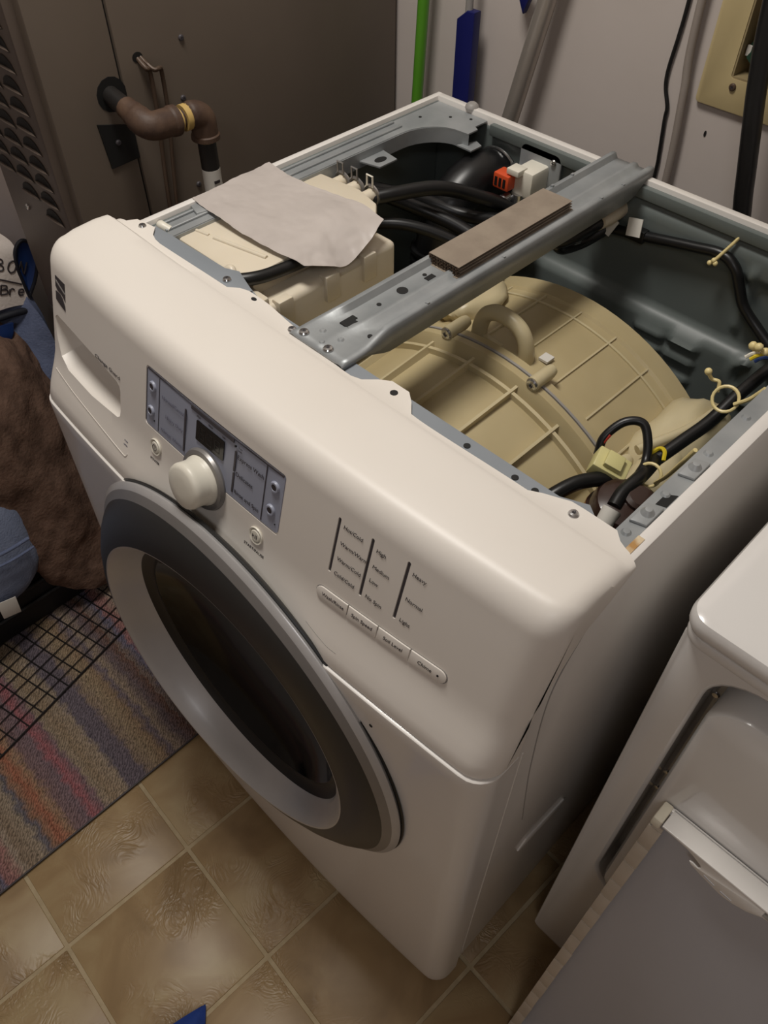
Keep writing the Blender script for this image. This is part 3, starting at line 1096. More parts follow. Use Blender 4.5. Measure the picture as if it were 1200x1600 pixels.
prism('corner_tab', [(.100, .640), (.126, .640), (.126, .662), (.112, .668)], xy, .9255, .9275, 'galv', wm)
for x, y in ((.030, .64), (.060, .67), (.085, .685)):
    hole((x, y, .9435), (0, 0, 1), .0022, wm, 'rail_hole')
lathe('corner_bumper', [(0, .006), (.006, .0055), (.009, .003), (.010, 0), (0, 0)], (.069, .705, .950), (0, 0, 1), 'grey', wm, seg=18)
prism('rail_clip', [(.010, .262), (.030, .256), (.034, .272), (.022, .290), (.010, .300)], xy, .9435, .9475, 'galv', wm, bev=.001)

# right rail with tabs
prism('right_rail', [(.6565, .170), (.6735, .176), (.6735, .698), (.6565, .698)], xy, .9435, .9455, 'galv', wm)
box('rail_lip', (.6560, .18, .922), (.6575, .695, .9450), 'galv', wm)
for y in (.205, .262, .330, .395, .46, .53):
    lathe('rail_dimple', [(0, .0022), (.0028, .002), (.0045, 0), (0, 0)], (.6640, y, .9455), (0, 0, 1), 'galv', wm, seg=14)
for y0 in (.216, .288):
    o = prism('rail_tab', [(.6590, y0), (.6725, y0 + .004), (.6725, y0 + .030), (.6590, y0 + .026)], xy, .9455, .9485, 'galv', wm, bev=.001)
    lathe('tab_bulge', [(0, .005), (.003, .0045), (.006, 0), (0, 0)], (.6655, y0 + .016, .9485), (0, 0, 1), 'galv', o, seg=14)
prism('rail_slot', [(.664, .247), (.6725, .250), (.6725, .268), (.664, .262)], xy, .9452, .9460, 'black', wm)
box('rail_end', (.640, .166, .9405), (.668, .196, .9435), 'slate', wm, bev=.001)

# front frame under the console edge
prism('front_frame', [(.012, .165), (.660, .165), (.655, .186), (.628, .206), (.605, .196), (.47, .194), (.45, .196), (.36, .196), (.30, .196), (.225, .196), (.19, .205), (.05, .206), (.012, .200)], xy, .9455, .9485, 'slate', wm)
prism('drawer_bracket', [(.026, .203), (.050, .181), (.172, .181), (.196, .185), (.204, .200), (.186, .206), (.166, .213), (.150, .206)], xy, .9488, .9508, 'slate', wm, bev=.0005)
box('frame_skirt', (.05, .196, .85), (.645, .1985, .9455), 'slate', wm)
UPV = (0, 0, 1)
screw((.170, .193, .9508), UPV, .0048, wm)
for x, y in ((.018, .190), (.286, .184), (.626, .185)):
    screw((x, y, .9520), UPV, .0046, wm)
hole((.423, .188, .9523), UPV, .0038, wm, 'screw_hole')
hole((.219, .190, .9523), UPV, .0036, wm, 'screw_hole', ry=.0024)
for x in (.513, .566, .587):
    hole((x, .1865, .9485), UPV, .0032, wm, 'screw_hole')

# --- cross brace from the console to the back rim
def brace_prof(y):
    """x,z outline of the pressed channel; the foot end is wider and flat"""
    f = min(1, max(0, (y - .205) / .045))
    f = f * f * (3 - 2 * f)
    e = min(1, max(0, (.695 - y) / .02))
    l0, r0 = .289 + .008 * f, .364 - .004 * f
    z = .9535
    h = .0065 * f + .0012
    drop = .004 + .016 * f * e
    return [(l0, z - drop), (l0, z + h - .0015), (l0 + .0015, z + h), (l0 + .006, z + h), (l0 + .010, z + h * .2), (l0 + .030, z + h * .2), (l0 + .0335, z + h * .62), (l0 + .0385, z + h * .62),
            (l0 + .042, z + h * .2), (r0 - .010, z + h * .2), (r0 - .0065, z + h), (r0 - .0015, z + h), (r0, z + h - .0015), (r0, z - drop)]
ys = [.178, .19, .205, .215, .225, .235, .245, .255, .30, .40, .50, .60, .66, .68, .69, .70, .712]
vs, fs = [], []
for y in ys:
    for x, z in brace_prof(y):
        vs.append((x, y, z))
k = len(brace_prof(.3))
for i in range(len(ys) - 1):
    for j in range(k - 1):
        a = i * k + j
        fs.append((a, a + 1, a + k + 1, a + k))
brace = mesh('cross_brace', vs, fs, 'galv', wm, ang=50, fix=False)
brace['label'] = 'galvanised steel channel across the open top'
md = brace.modifiers.new('thickness', 'SOLIDIFY')
md.thickness = .0014
md.offset = 0
for x, y, r in ((.319, .306, .0062), (.3195, .2715, .0026), (.3505, .2285, .0026), (.303, .252, .0026), (.3155, .3435, .0024), (.33, .665, .002)):
    hole((x, y, .9556 if y < .66 else .9556), UPV, r, brace, 'brace_hole')
prism('brace_hole', [(.314, .222), (.327, .222), (.327, .236), (.321, .236), (.321, .240), (.314, .240)], xy, .9550, .9563, 'black', brace)
prism('brace_hole', [(.3195, .338), (.326, .338), (.326, .350), (.3195, .350)], xy, .9550, .9563, 'black', brace)
screw((.300, .1875, .9545), UPV, .0054, brace)
screw((.336, .1865, .9545), UPV, .0054, brace)
for x, y in ((.3105, .203), (.3335, .2055), (.3235, .190)):
    lathe('brace_dimple', [(0, .002), (.002, .0018), (.004, 0), (0, 0)], (x, y, .9542), UPV, 'galv', brace, seg=12)
for y in (.41, .45, .49, .535, .58, .62):
    prism('brace_barb', [(.2995, y), (.3025, y + .001), (.3025, y + .004), (.2995, y + .005)], xy, .9595, .9640, 'galv', brace)
for y in (.30, .42, .60, .645):
    prism('brace_barb', [(.3565, y), (.3595, y + .001), (.3595, y + .004), (.3565, y + .005)], xy, .9590, .9625, 'galv', brace)

# --- tub
TC = (.368, .562)
def tub_lathe(name, prof, m, parent, seg=96, ang=30):
    return lathe(name, prof, (TC[0], 0, TC[1]), (0, 1, 0), m, parent, seg=seg, ang=ang)
tub = tub_lathe('outer_tub', [(.15, .21), (.20, .205), (.245, .212), (.2585, .225), (.2640, .30), (.2680, .392), (.2800, .396), (.2860, .400), (.2860, .409), (.2815, .4105), (.2815, .4125), (.2860, .414),
                          (.2860, .424), (.2800, .428), (.2735, .432), (.2735, .560), (.2770, .563), (.2770, .590), (.268, .600), (.20, .615), (.05, .62)], 'tub', wm)
tub['label'] = 'translucent cream plastic outer tub'
lathe('tub_seam', [(.2815, .4100), (.2868, .4105), (.2868, .4135), (.2815, .4140)], (TC[0], 0, TC[1]), (0, 1, 0), 'grey', tub, seg=96)
ribm = None
def rib(angdeg, y0, y1, r0, r1, wdt=.0042, h=.0065):
    """lengthwise rib on the tub at the given clock angle (0 = top, + = right)"""
    a = math.radians(angdeg)
    rd = Vector((math.sin(a), 0, math.cos(a)))
    tg = Vector((math.cos(a), 0, -math.sin(a)))
    c = Vector((TC[0], 0, TC[1]))
    vs = []
    for y, r in ((y0, r0), (y1, r1)):
        for s, q in ((-1, -.003), (1, -.003), (.7, h), (-.7, h)):
            p_ = c + rd * (r + q) + tg * (wdt / 2 * s)
            p_.y = y
            vs.append(p_)
    fs = [(0, 1, 2, 3), (7, 6, 5, 4), (0, 4, 5, 1), (1, 5, 6, 2), (2, 6, 7, 3), (3, 7, 4, 0)]
    return mesh('rib', vs, fs, 'tubrib', tub)
for i in range(-4, 8):
    rib(-3 + 13.5 * i, .225, .396, .2585, .2685, .005, .009)
for i in range(-4, 9):
    rib(4 + 11.5 * i, .43, .562, .2735, .2735, .003, .0022)
def hoop(y, r, wdt, h, a0, a1):
    x, yv, n_ = Vector((1, 0, 0)), Vector((0, 0, 1)), Vector((0, 1, 0))
    vs, fs = [], []
    N = 40
    for i in range(N + 1):
        a = math.radians(a0 + (a1 - a0) * i / N)
        rd = Vector((math.sin(a), 0, math.cos(a)))
        for rr, yy in ((r - .003, y - wdt / 2), (r + h, y - wdt / 2), (r + h, y + wdt / 2), (r - .003, y + wdt / 2)):
            p_ = Vector((TC[0], 0, TC[1])) + rd * rr
            p_.y = yy
            vs.append(p_)
    for i in range(N):
        for j in range(4):
            a, b = i * 4 + j, i * 4 + (j + 1) % 4
            fs.append((a, b, b + 4, a + 4))
    fs += [(0, 1, 2, 3), tuple(N * 4 + q for q in range(4))]
    return mesh('hoop', vs, fs, 'tubrib', tub)
hoop(.385, .2672, .005, .008, -50, 95)
hoop(.300, .2640, .004, .006, 15, 95)
hoop(.545, .2735, .003, .002, -40, 100)
# screw bosses on the flange
for a in (-12.5, 13.4, 40, 66):
    rd = Vector((math.sin(math.radians(a)), 0, math.cos(math.radians(a))))
    c = Vector((TC[0], .404, TC[1])) + rd * .290
    lathe('screw_boss', [(0, -.004), (.0085, -.004), (.0085, .026), (.007, .033), (0, .034)], c, (0, 1, 0), 'tubrib', tub, seg=20)
    screw(c + Vector((0, -.0042, 0)), (0, -1, 0), .0078, tub)
# lifting loop on top of the rear half
tube('lifting_loop', [(.322, .440, .822), (.324, .440, .846), (.330, .440, .864), (.345, .440, .875), (.366, .440, .876), (.384, .440, .868), (.394, .440, .848), (.396, .440, .815)], .0098, 'tubrib', tub, seg=12)
prism('loop_web', [(.314, .82), (.404, .80), (.402, .824), (.392, .832), (.33, .838), (.318, .834)], lambda u, v, t: (u, t, v), .436, .444, 'tubrib', tub, bev=.001)
# spring bracket and rear housings moulded onto the tub
def blob(name, c, r, m, parent, seed=0, amp=.15, sx=28, sq=2.6):
    vs, fs = [], []
    nu, nv = sx, sx // 2
    for i in range(nv + 1):
        th = PI * i / nv
        for j in range(nu):
            ph = 2 * PI * j / nu
            d = Vector((math.sin(th) * math.cos(ph), math.sin(th) * math.sin(ph), math.cos(th)))
            k_ = (abs(d.x) ** sq + abs(d.y) ** sq + abs(d.z) ** sq) ** (-1 / sq)
            k_ *= 1 + amp * noise.noise(d * 1.8 + Vector((seed, seed * 2, 0)))
            vs.append(Vector(c) + Vector((d.x * r[0], d.y * r[1], d.z * r[2])) * k_)
    for i in range(nv):
        for j in range(nu):
            fs.append((i * nu + j, i * nu + (j + 1) % nu, (i + 1) * nu + (j + 1) % nu, (i + 1) * nu + j))
    ob = mesh(name, vs, fs, m, parent, ang=70)
    bm = bmesh.new()
    bm.from_mesh(ob.data)
    bmesh.ops.remove_doubles(bm, verts=bm.verts, dist=1e-6)
    bm.to_mesh(ob.data)
    bm.free()
    for p_ in ob.data.polygons:
        p_.use_smooth = True
    return ob
blob('spring_mount', (.212, .560, .775), (.045, .045, .045), 'tubrib', tub, 3, .3)
blob('spring_mount', (.265, .50, .822), (.035, .05, .022), 'tubrib', tub, 5, .3)
blob('rear_housing', (.572, .520, .752), (.040, .080, .055), 'tubrib', tub, 1, .18)
blob('rear_housing', (.590, .420, .755), (.030, .070, .045), 'tubrib', tub, 8, .2)
tube('housing_rib', [(.560, .44, .800), (.585, .50, .808), (.590, .57, .800)], .006, 'tubrib', tub)
box('tub_mark', (.405, .452, .8335), (.418, .466, .8365), 'label', tub)

# --- dispenser box
disp = box('dispenser_box', (.014, .212, .80), (.196, .425, .912), 'cream', wm, bev=.008, seg=3)
disp['label'] = 'cream plastic detergent dispenser housing'
prism('dispenser_lid', [(.014, .216), (.150, .216), (.166, .228), (.166, .420), (.150, .436), (.110, .446), (.028, .438), (.014, .424)], xy, .910, .9385, 'cream', disp, bev=.004)
tube('lid_rib', [(.075, .246, .9383), (.150, .262, .9383)], .0030, 'cream', disp, seg=10, smooth=False)
tube('lid_rib', [(.020, .236, .9383), (.066, .245, .9383)], .0022, 'cream', disp, seg=10, smooth=False)
tube('black_seal', [(.146, .206, .934), (.158, .213, .936), (.168, .228, .936), (.172, .25, .934), (.173, .30, .930), (.172, .36, .928)], .0075, 'rubber', disp)
for y in (.245, .315, .375):
    prism('latch', [(.188, y - .010), (.201, y - .010), (.201, y + .010), (.188, y + .010)], xy, .882, .916, 'cream', disp, bev=.002)
box('corner_lug', (.164, .203, .895), (.195, .228, .925), 'cream', disp, bev=.004)
tube('lug_post', [(.142, .208, .940), (.150, .213, .946), (.158, .210, .940)], .005, 'cream', disp)
tube('lug_post', [(.014, .216, .942), (.022, .212, .946), (.032, .216, .942)], .0055, 'whitepl', disp)
# nipples and hose clamps at the back of the dispenser
for i, (x, y) in enumerate(((.034, .446), (.060, .450), (.084, .452), (.112, .452))):
    lathe('hose_nipple', [(0, 0), (.0085, 0), (.0085, .022), (.0095, .024), (.0085, .03), (0, .03)], (x, y - .012, .924), (0, 1, 0), 'cream', disp, seg=18)
    if i:
        vs, fs = tube_geo([(x + .0125 * math.cos(t), y + .012, .924 + .0125 * math.sin(t)) for t in [2 * PI * q / 20 for q in range(20)]], .0022, 6, False, closed=True)
        cl_ = mesh('hose_clamp', vs, fs, 'silver2' if i < 3 else 'chrome', disp)
        tube('clamp_ear', [(x - .006, y + .010, .936), (x - .006, y + .010, .950), (x + .004, y + .010, .950), (x + .004, y + .010, .936)], .0014, 'silver2' if i < 3 else 'whitepl', disp, seg=6, smooth=False)
lathe('cap', [(0, .012), (.006, .011), (.0095, .006), (.0095, 0), (0, 0)], (.034, .448, .930), (0, 0, 1), 'cream', disp, seg=18)

# --- hoses and valve
def hose(name, pts, r, m='hose', parent=wm, seg=14):
    return tube(name, pts, r, m, parent, seg=seg)
hose('water_hose', [(.112, .462, .920), (.130, .495, .922), (.150, .545, .918), (.172, .595, .898), (.200, .640, .872), (.225, .66, .83)], .0095)
hose('water_hose', [(.106, .460, .884), (.140, .492, .884), (.176, .520, .874), (.215, .545, .855), (.25, .57, .82)], .0075)
hose('water_hose', [(.084, .464, .915), (.098, .50, .905), (.128, .535, .885), (.175, .56, .870), (.23, .575, .85)], .0095)
hose('water_hose', [(.060, .462, .915), (.070, .51, .90), (.11, .57, .875), (.16, .60, .862), (.215, .615, .870)], .0095)
hose('vent_elbow', [(.135, .697, .880), (.130, .668, .886), (.126, .640, .882), (.122, .612, .862), (.118, .598, .83), (.120, .588, .78), (.13, .575, .70)], .033, seg=22)
for q in range(5):
    vs, fs = tube_geo([(.120 + .035 * math.cos(t), .588 + .034 * math.sin(t), .80 - .014 * q) for t in [2 * PI * i / 22 for i in range(22)]], .005, 8, False, closed=True)
    mesh('bellows_fold', vs, fs, 'hose', wm)
vs, fs = tube_geo([(.134 + .0365 * math.cos(t), .690, .881 + .0365 * math.sin(t)) for t in [2 * PI * i / 30 for i in range(30)]], .0022, 8, False, closed=True)
mesh('hose_clamp', vs, fs, 'chrome', wm)
box('clamp_screw', (.162, .684, .900), (.174, .693, .908), 'chrome', wm, bev=.001)
# inlet valve
vb = box('inlet_valve', (.190, .655, .885), (.222, .697, .922), 'whitepl', wm, bev=.004)
box('connector', (.168, .640, .893), (.194, .662, .914), 'orange', vb, bev=.002)
for dx in (0, .007, .014):
    box('connector_slot', (.1715 + dx, .6392, .897), (.1755 + dx, .6402, .909), 'black', vb)
box('connector', (.186, .644, .916), (.206, .664, .924), 'whitepl', vb, bev=.001)
lathe('solenoid', [(0, 0), (.010, 0), (.010, .022), (0, .022)], (.2, .66, .866), (0, 0, 1), 'chrome', vb, seg=18)
prism('valve_plate', rrect(.172, .240, .868, .940, .010), lambda u, v, t: (u, t, v), .690, .694, 'galv', vb, bev=.001)
for x, z in ((.228, .929), (.232, .885), (.182, .876)):
    screw((x, .690, z), (0, -1, 0), .0045, vb)
lathe('valve_port', [(0, 0), (.008, 0), (.008, .018), (.006, .026), (0, .026)], (.188, .655, .880), (-.3, -.9, -.3), 'chrome', vb, seg=16)
# small valve cluster under the brace
lathe('valve_port', [(0, 0), (.012, 0), (.012, .03), (.009, .05), (0, .05)], (.338, .697, .908), (0, -1, -.05), 'cream', wm, seg=20)
lathe('valve_port', [(0, 0), (.009, 0), (.009, .03), (0, .03)], (.322, .66, .888), (.4, .6, .3), 'cream', wm, seg=18)
hose('short_hose', [(.330, .63, .894), (.312, .605, .884), (.309, .62, .868), (.316, .655, .866), (.330, .68, .880)], .0088)
hose('short_hose', [(.305, .59, .890), (.318, .60, .890), (.333, .63, .900), (.337, .66, .905)], .0085)
lathe('hose_clamp', [(.0095, 0), (.0105, 0), (.0105, .008), (.0095, .008)], (.3215, .6160, .8905), (.5, .8, .15), 'chrome', wm, seg=18)

# --- wiring harness along the back
hose('wire_harness', [(.300, .672, .874), (.335, .684, .880), (.372, .686, .886), (.41, .686, .894), (.45, .686, .902), (.486, .686, .908), (.508, .684, .900), (.521, .684, .880), (.535, .684, .858), (.562, .684, .838), (.600, .675, .82)], .0066)
for x, z, r_ in ((.335, .889, .35), (.372, .900, -.2)):
    o = box('wire_tag', (-.010, -.0008, -.011), (.010, .0008, .011), 'label', wm)
    o.matrix_basis = Matrix.Translation((x, .676, z)) @ Euler((-.3, r_, 0)).to_matrix().to_4x4()
    o.matrix_parent_inverse = WM[wm.name].inverted()
box('wire_connector', (.358, .679, .880), (.386, .692, .896), 'rubber', wm, bev=.001)
tube('cable_tie', [(.502, .697, .942), (.495, .688, .925), (.487, .679, .908), (.482, .676, .899)], .0021, 'clip', wm, seg=8)
for x, z in ((.480, .898), (.487, .900), (.484, .903)):
    blob('tie_knob', (x, .675, z), (.0032, .0032, .0032), 'clip', wm, 0, 0, 12, 2)

# --- wiring at the right
hose('wire_harness', [(.650, .62, .905), (.632, .555, .900), (.624, .50, .890), (.618, .455, .872), (.610, .42, .862), (.602, .388, .852)], .0070)
hose('wire_harness', [(.602, .388, .852), (.606, .362, .858), (.608, .338, .862), (.607, .318, .860), (.610, .300, .856)], .0072)
hose('wire_loop', [(.556, .352, .852), (.553, .362, .868), (.561, .380, .882), (.576, .390, .884), (.590, .382, .874), (.600, .368, .862), (.605, .348, .862)], .0046)
hose('drain_hose', [(.540, .245, .812), (.552, .268, .842), (.563, .300, .852), (.575, .325, .850), (.585, .34, .845)], .0078)
tube('red_wire', [(.556, .352, .852), (.552, .357, .860), (.555, .366, .872)], .0016, 'red', wm, seg=6)
tube('red_wire', [(.559, .350, .852), (.555, .354, .860), (.558, .364, .873)], .0016, 'red', wm, seg=6)
tube('yellow_wire', [(.594, .386, .854), (.599, .394, .862), (.606, .392, .864), (.611, .384, .860)], .0022, 'yellow', wm, seg=6)
cn = box('plug_connector', (-.018, -.013, -.010), (.018, .013, .010), 'yellowconn', wm, bev=.002)
cn.matrix_parent_inverse = WM[wm.name].inverted()
cn.matrix_basis = Matrix.Translation((.575, .344, .853)) @ Euler((.2, .3, .35)).to_matrix().to_4x4()
cn2 = box('plug_latch', (-.009, -.009, .009), (.009, .009, .016), 'yellowconn', cn, bev=.001)
cap = lathe('noise_filter_cap', [(0, .024), (.020, .023), (.030, .018), (.034, .008), (.034, 0), (.0365, -.002), (.0365, -.010), (.034, -.012), (.034, -.06), (0, -.06)], (.6130, .318, .834), (0.15, 0, 1), 'brownc', wm, seg=32)
lathe('cap_top', [(0, .030), (.012, .029), (.016, .026), (.016, .02), (0, .02)], (.619, .326, .834), (0.15, 0, 1), 'brownc', cap, seg=24)
lathe('copper_band', [(.0350, -.016), (.0372, -.015), (.0372, -.004), (.0350, -.003)], (.6130, .318, .834), (0.15, 0, 1), 'copperband', cap, seg=32)
lathe('wire_label', [(.0078, 0), (.0088, 0), (.0095, .022), (.0078, .022)], (.6125, .280, .842), (-.06, .55, .45), 'label', wm, seg=16)
def clip_loop(c, r, tail, parent):
    vs, fs = tube_geo([Vector(c) + Vector((r * math.cos(t), r * .6 * math.sin(t), r * .8 * math.sin(t))) for t in [2 * PI * i / 20 for i in range(20)]], .0017, 8, False, closed=True)
    o = mesh('cable_clip', vs, fs, 'clip', parent)
    tube('clip_tail', tail, .0021, 'clip', o, seg=8)
    return o
c1 = clip_loop((.627, .443, .915), .0125, [(.637, .442, .915), (.648, .443, .928), (.657, .444, .9455)], wm)
tube('clip_hook', [(.616, .447, .915), (.613, .450, .924), (.606, .449, .924), (.602, .446, .930)], .0019, 'clip', c1, seg=8)
blob('clip_ball', (.601, .445, .933), (.0038, .0038, .0038), 'clip', c1, 0, 0, 12, 2)
c2 = clip_loop((.612, .357, .860), .0115, [(.622, .352, .860), (.635, .340, .890), (.652, .332, .940)], wm)
for x, y, z in ((.612, .512, .934), (.619, .508, .938), (.625, .514, .932), (.616, .518, .926)):
    blob('tie_knob', (x, y, z), (.0045, .0045, .0045), 'clip', wm, 1, .2, 12, 2)
for i, mm_ in enumerate(('whitepl', 'yellow', 'royal')):
    tube('loose_wire', [(.612 + .005 * i, .502, .925), (.618 + .005 * i, .508, .930), (.632 + .004 * i, .53, .92), (.645, .56, .905)], .0018, mm_, wm, seg=6)

# ------------------------------------------------------------------ things lying on the open washer
# corrugated cardboard strip on the brace
card = root('cardboard_strip', 'folded strip of grey-brown corrugated cardboard lying on the steel cross brace', 'cardboard', (.322, .465, .961))
cx0, cx1, cy0, cy1 = .3005, .3445, .362, .566
z0 = .9554
nL = 3
hL = .0040
for i in range(nL + 1):
    z = z0 + i * hL
    o = box('liner_sheet', (cx0 + .0006 * i, cy0 + .002 * ((i * 3) % 4), z), (cx1 - .0004 * ((i * 5) % 3), cy1 - .0015 * i, z + .0007), 'card', card)
for i in range(nL):
    vs, fs = [], []
    N = 56
    for j in range(N + 1):
        x = cx0 + .001 + (cx1 - cx0 - .002) * j / N
        zz_ = z0 + i * hL + .0007 + (hL - .0007) * (.5 + .46 * math.sin(j * 1.25 + i))
        y0_ = cy0 + .002 + .001 * math.sin(j * 2.1 + i)
        vs += [(x, y0_, zz_ - .0003), (x, cy1 - .006, zz_ - .0003), (x, cy1 - .006, zz_ + .0003), (x, y0_, zz_ + .0003)]
    for j in range(N):
        for q in range(4):
            a, b = j * 4 + q, j * 4 + (q + 1) % 4
            fs.append((a, b, b + 4, a + 4))
    fs += [(0, 1, 2, 3), tuple(N * 4 + q for q in range(4))]
    mesh('flute', vs, fs, 'cardedge', card)

# crumpled sheet of plastic over the dispenser
film_rows = [[(.003, .270, .9515), (.050, .268, .9490), (.110, .268, .9460), (.160, .272, .9455), (.192, .282, .9400)],
             [(.002, .305, .9515), (.050, .306, .9490), (.110, .308, .9470), (.160, .310, .9460), (.199, .308, .930)],
             [(.000, .345, .9515), (.050, .346, .9490), (.110, .348, .9480), (.160, .350, .9470), (.201, .338, .919)],
             [(-.001, .388, .9515), (.045, .386, .9490), (.100, .388, .9480), (.150, .394, .9475), (.198, .376, .932)],
             [(-.001, .393, .9515), (.045, .392, .9490), (.100, .398, .9490), (.150, .410, .9490), (.190, .408, .944)]]
film = grid_patch('plastic_sheet', film_rows, 'film', None, nu=14, nv=14, thick=.0004, amp=.0026, freq=34, seed=4, amp2=.0009, freq2=120)
tag(film, 'crumpled translucent white plastic sheet lying over the dispenser housing', 'plastic sheet')

# ------------------------------------------------------------------ dryer
dr = root('dryer', 'white clothes dryer standing to the right of the open washer', 'dryer', (1.08, .5, 0))
dx0, dx1 = .737, 1.423
def xz(u, v, t):
    return (u, t, v)
frontp = prism('front_frame', rrect(dx0, dx1, .045, .902, .012), xz, .199, .27, 'dryer', dr, bev=.004)
cut = prism('cut', rrect(.7735, 1.386, .36, .874, .045, 8), xz, .15, .252, 'black')
subtract(frontp, [cut])
md = frontp.modifiers.new('soft', 'BEVEL')
md.width = .004
md.segments = 2
md.limit_method = 'ANGLE'
md.angle_limit = math.radians(50)
box('body', (dx0, .268, .03), (dx1, .84, .902), 'dryer', dr, bev=.003)
top = prism('top_panel', rrect(dx0 - .003, dx1 + .003, .186, .845, .020, 8), xy, .906, .928, 'dryer', dr, bev=.007)
prism('top_lip', rrect(dx0 - .001, dx1 + .001, .1885, .84, .020, 8), xy, .894, .906, 'dryer', dr, bev=.002)
dpan = prism('door', rrect(.7835, 1.376, .37, .848, .040, 8), xz, .191, .256, 'dryer', dr, bev=.010)
dpan['label'] = 'white door panel with rounded corners'
box('door_catch', (.8405, .215, .846), (.858, .235, .858), 'whitepl', dpan, bev=.003)
box('toe_panel', (dx0 + .002, .215, .0), (dx1 - .002, .25, .05), 'dryer', dr, bev=.003)
for x, z in ((.7735, .77), (.7735, .60), (.7735, .56)):
    lathe('recess_screw', [(0, .002), (.003, .0018), (.004, 0), (0, 0)], (x + .004, .2518, z), (0, -1, 0), 'chrome', dr, seg=12)

# ------------------------------------------------------------------ the removed washer top, leaning on the dryer
lidr = root('washer_top_panel', 'removed white washer top standing on edge against the dryer, grey inner side out', 'appliance panel', (1.14, .08, 0))
ES = Vector((0, .1464, .9892))
EN = Vector((0, -.9892, .1464))
LO = Vector((.797, .0705, .002))
def lp(a, b, c):
    return LO + Vector((a, 0, 0)) + ES * b + EN * c
LB, LW = .672, .686
def lbox(name, a0, a1, b0, b1, c0, c1, m, parent, bev=.001):
    bm = bmesh.new()
    bmesh.ops.create_cube(bm, size=1.0)
    for v in bm.verts:
        v.co = lp(a0 + (v.co.x + .5) * (a1 - a0), b0 + (v.co.y + .5) * (b1 - b0), c0 + (v.co.z + .5) * (c1 - c0))
    if bev:
        bmesh.ops.bevel(bm, geom=list(bm.edges), offset=bev, segments=2, profile=.5, affect='EDGES')
    return bm_obj(name, bm, m, parent)
lbox('inner_sheet', .002, LW - .002, .002, LB - .002, -.016, -.013, 'liddark', lidr, 0)
lbox('outer_skin', .0, LW, .0, LB, -.0215, -.016, 'enamel', lidr, .002)
lbox('top_rim', .010, LW, LB - .0030, LB, -.0215, .004, 'enamel', lidr, .0008)
lbox('bottom_rim', .0, LW, .0, .003, -.0215, .0, 'enamel', lidr, .0008)
lbox('side_rim', .0, .003, .0, LB - .006, -.0215, .0, 'enamel', lidr, .0008)
lbox('side_rim', LW - .003, LW, .0, LB, -.0215, .0, 'enamel', lidr, .0008)
lbox('side_flange', .0, .013, .012, LB - .012, -.002, .0, 'tape', lidr, .0005)
tp = [0.0, .028, .075, .118, .162, .205, .246, .290, .330, .372, .415, .452, .492, .530, .575, .618, .655]
for a, b in zip(tp, tp[1:]):
    lbox('tape_piece', -.0006 - .0003 * random.random(), .0128 + .001 * random.random(), a + .0012, b - .0006, -.012 if False else -.0018, .0006 + .0004 * random.random(), 'tape', lidr, .0003)
lbox('corner_foam', -.001, .009, LB - .012, LB + .001, -.0215, .003, 'foam', lidr, .002)
# bracket with a hook hanging from the top rim
hk = [(.020, -.001), (.130, -.001), (.130, -.0105), (.118, -.0125), (.106, -.0215), (.094, -.026), (.086, -.0275), (.080, -.0275), (.060, -.0235), (.048, -.020), (.0455, -.0170), (.049, -.0160), (.0545, -.0175), (.0565, -.0150), (.055, -.0115), (.0465, -.0075), (.038, -.0045), (.024, -.0035)]
prism('hook_bracket', hk, lambda u, v, t: lp(u, LB + v, t), .002, .0036, 'enamel', lidr, bev=.0004)
prism('bracket_slot', [(.062, -.0195), (.074, -.0218), (.074, -.0228), (.062, -.0206)], lambda u, v, t: lp(u, LB + v, t), .0034, .0039, 'liddark', lidr)
prism('bracket_slot', [(.080, -.0225), (.092, -.0232), (.092, -.0242), (.080, -.0238)], lambda u, v, t: lp(u, LB + v, t), .0034, .0039, 'liddark', lidr)
lbox('rim_return', .116, LW, LB - .011, LB - .002, .002, .0036, 'enamel', lidr, .0004)

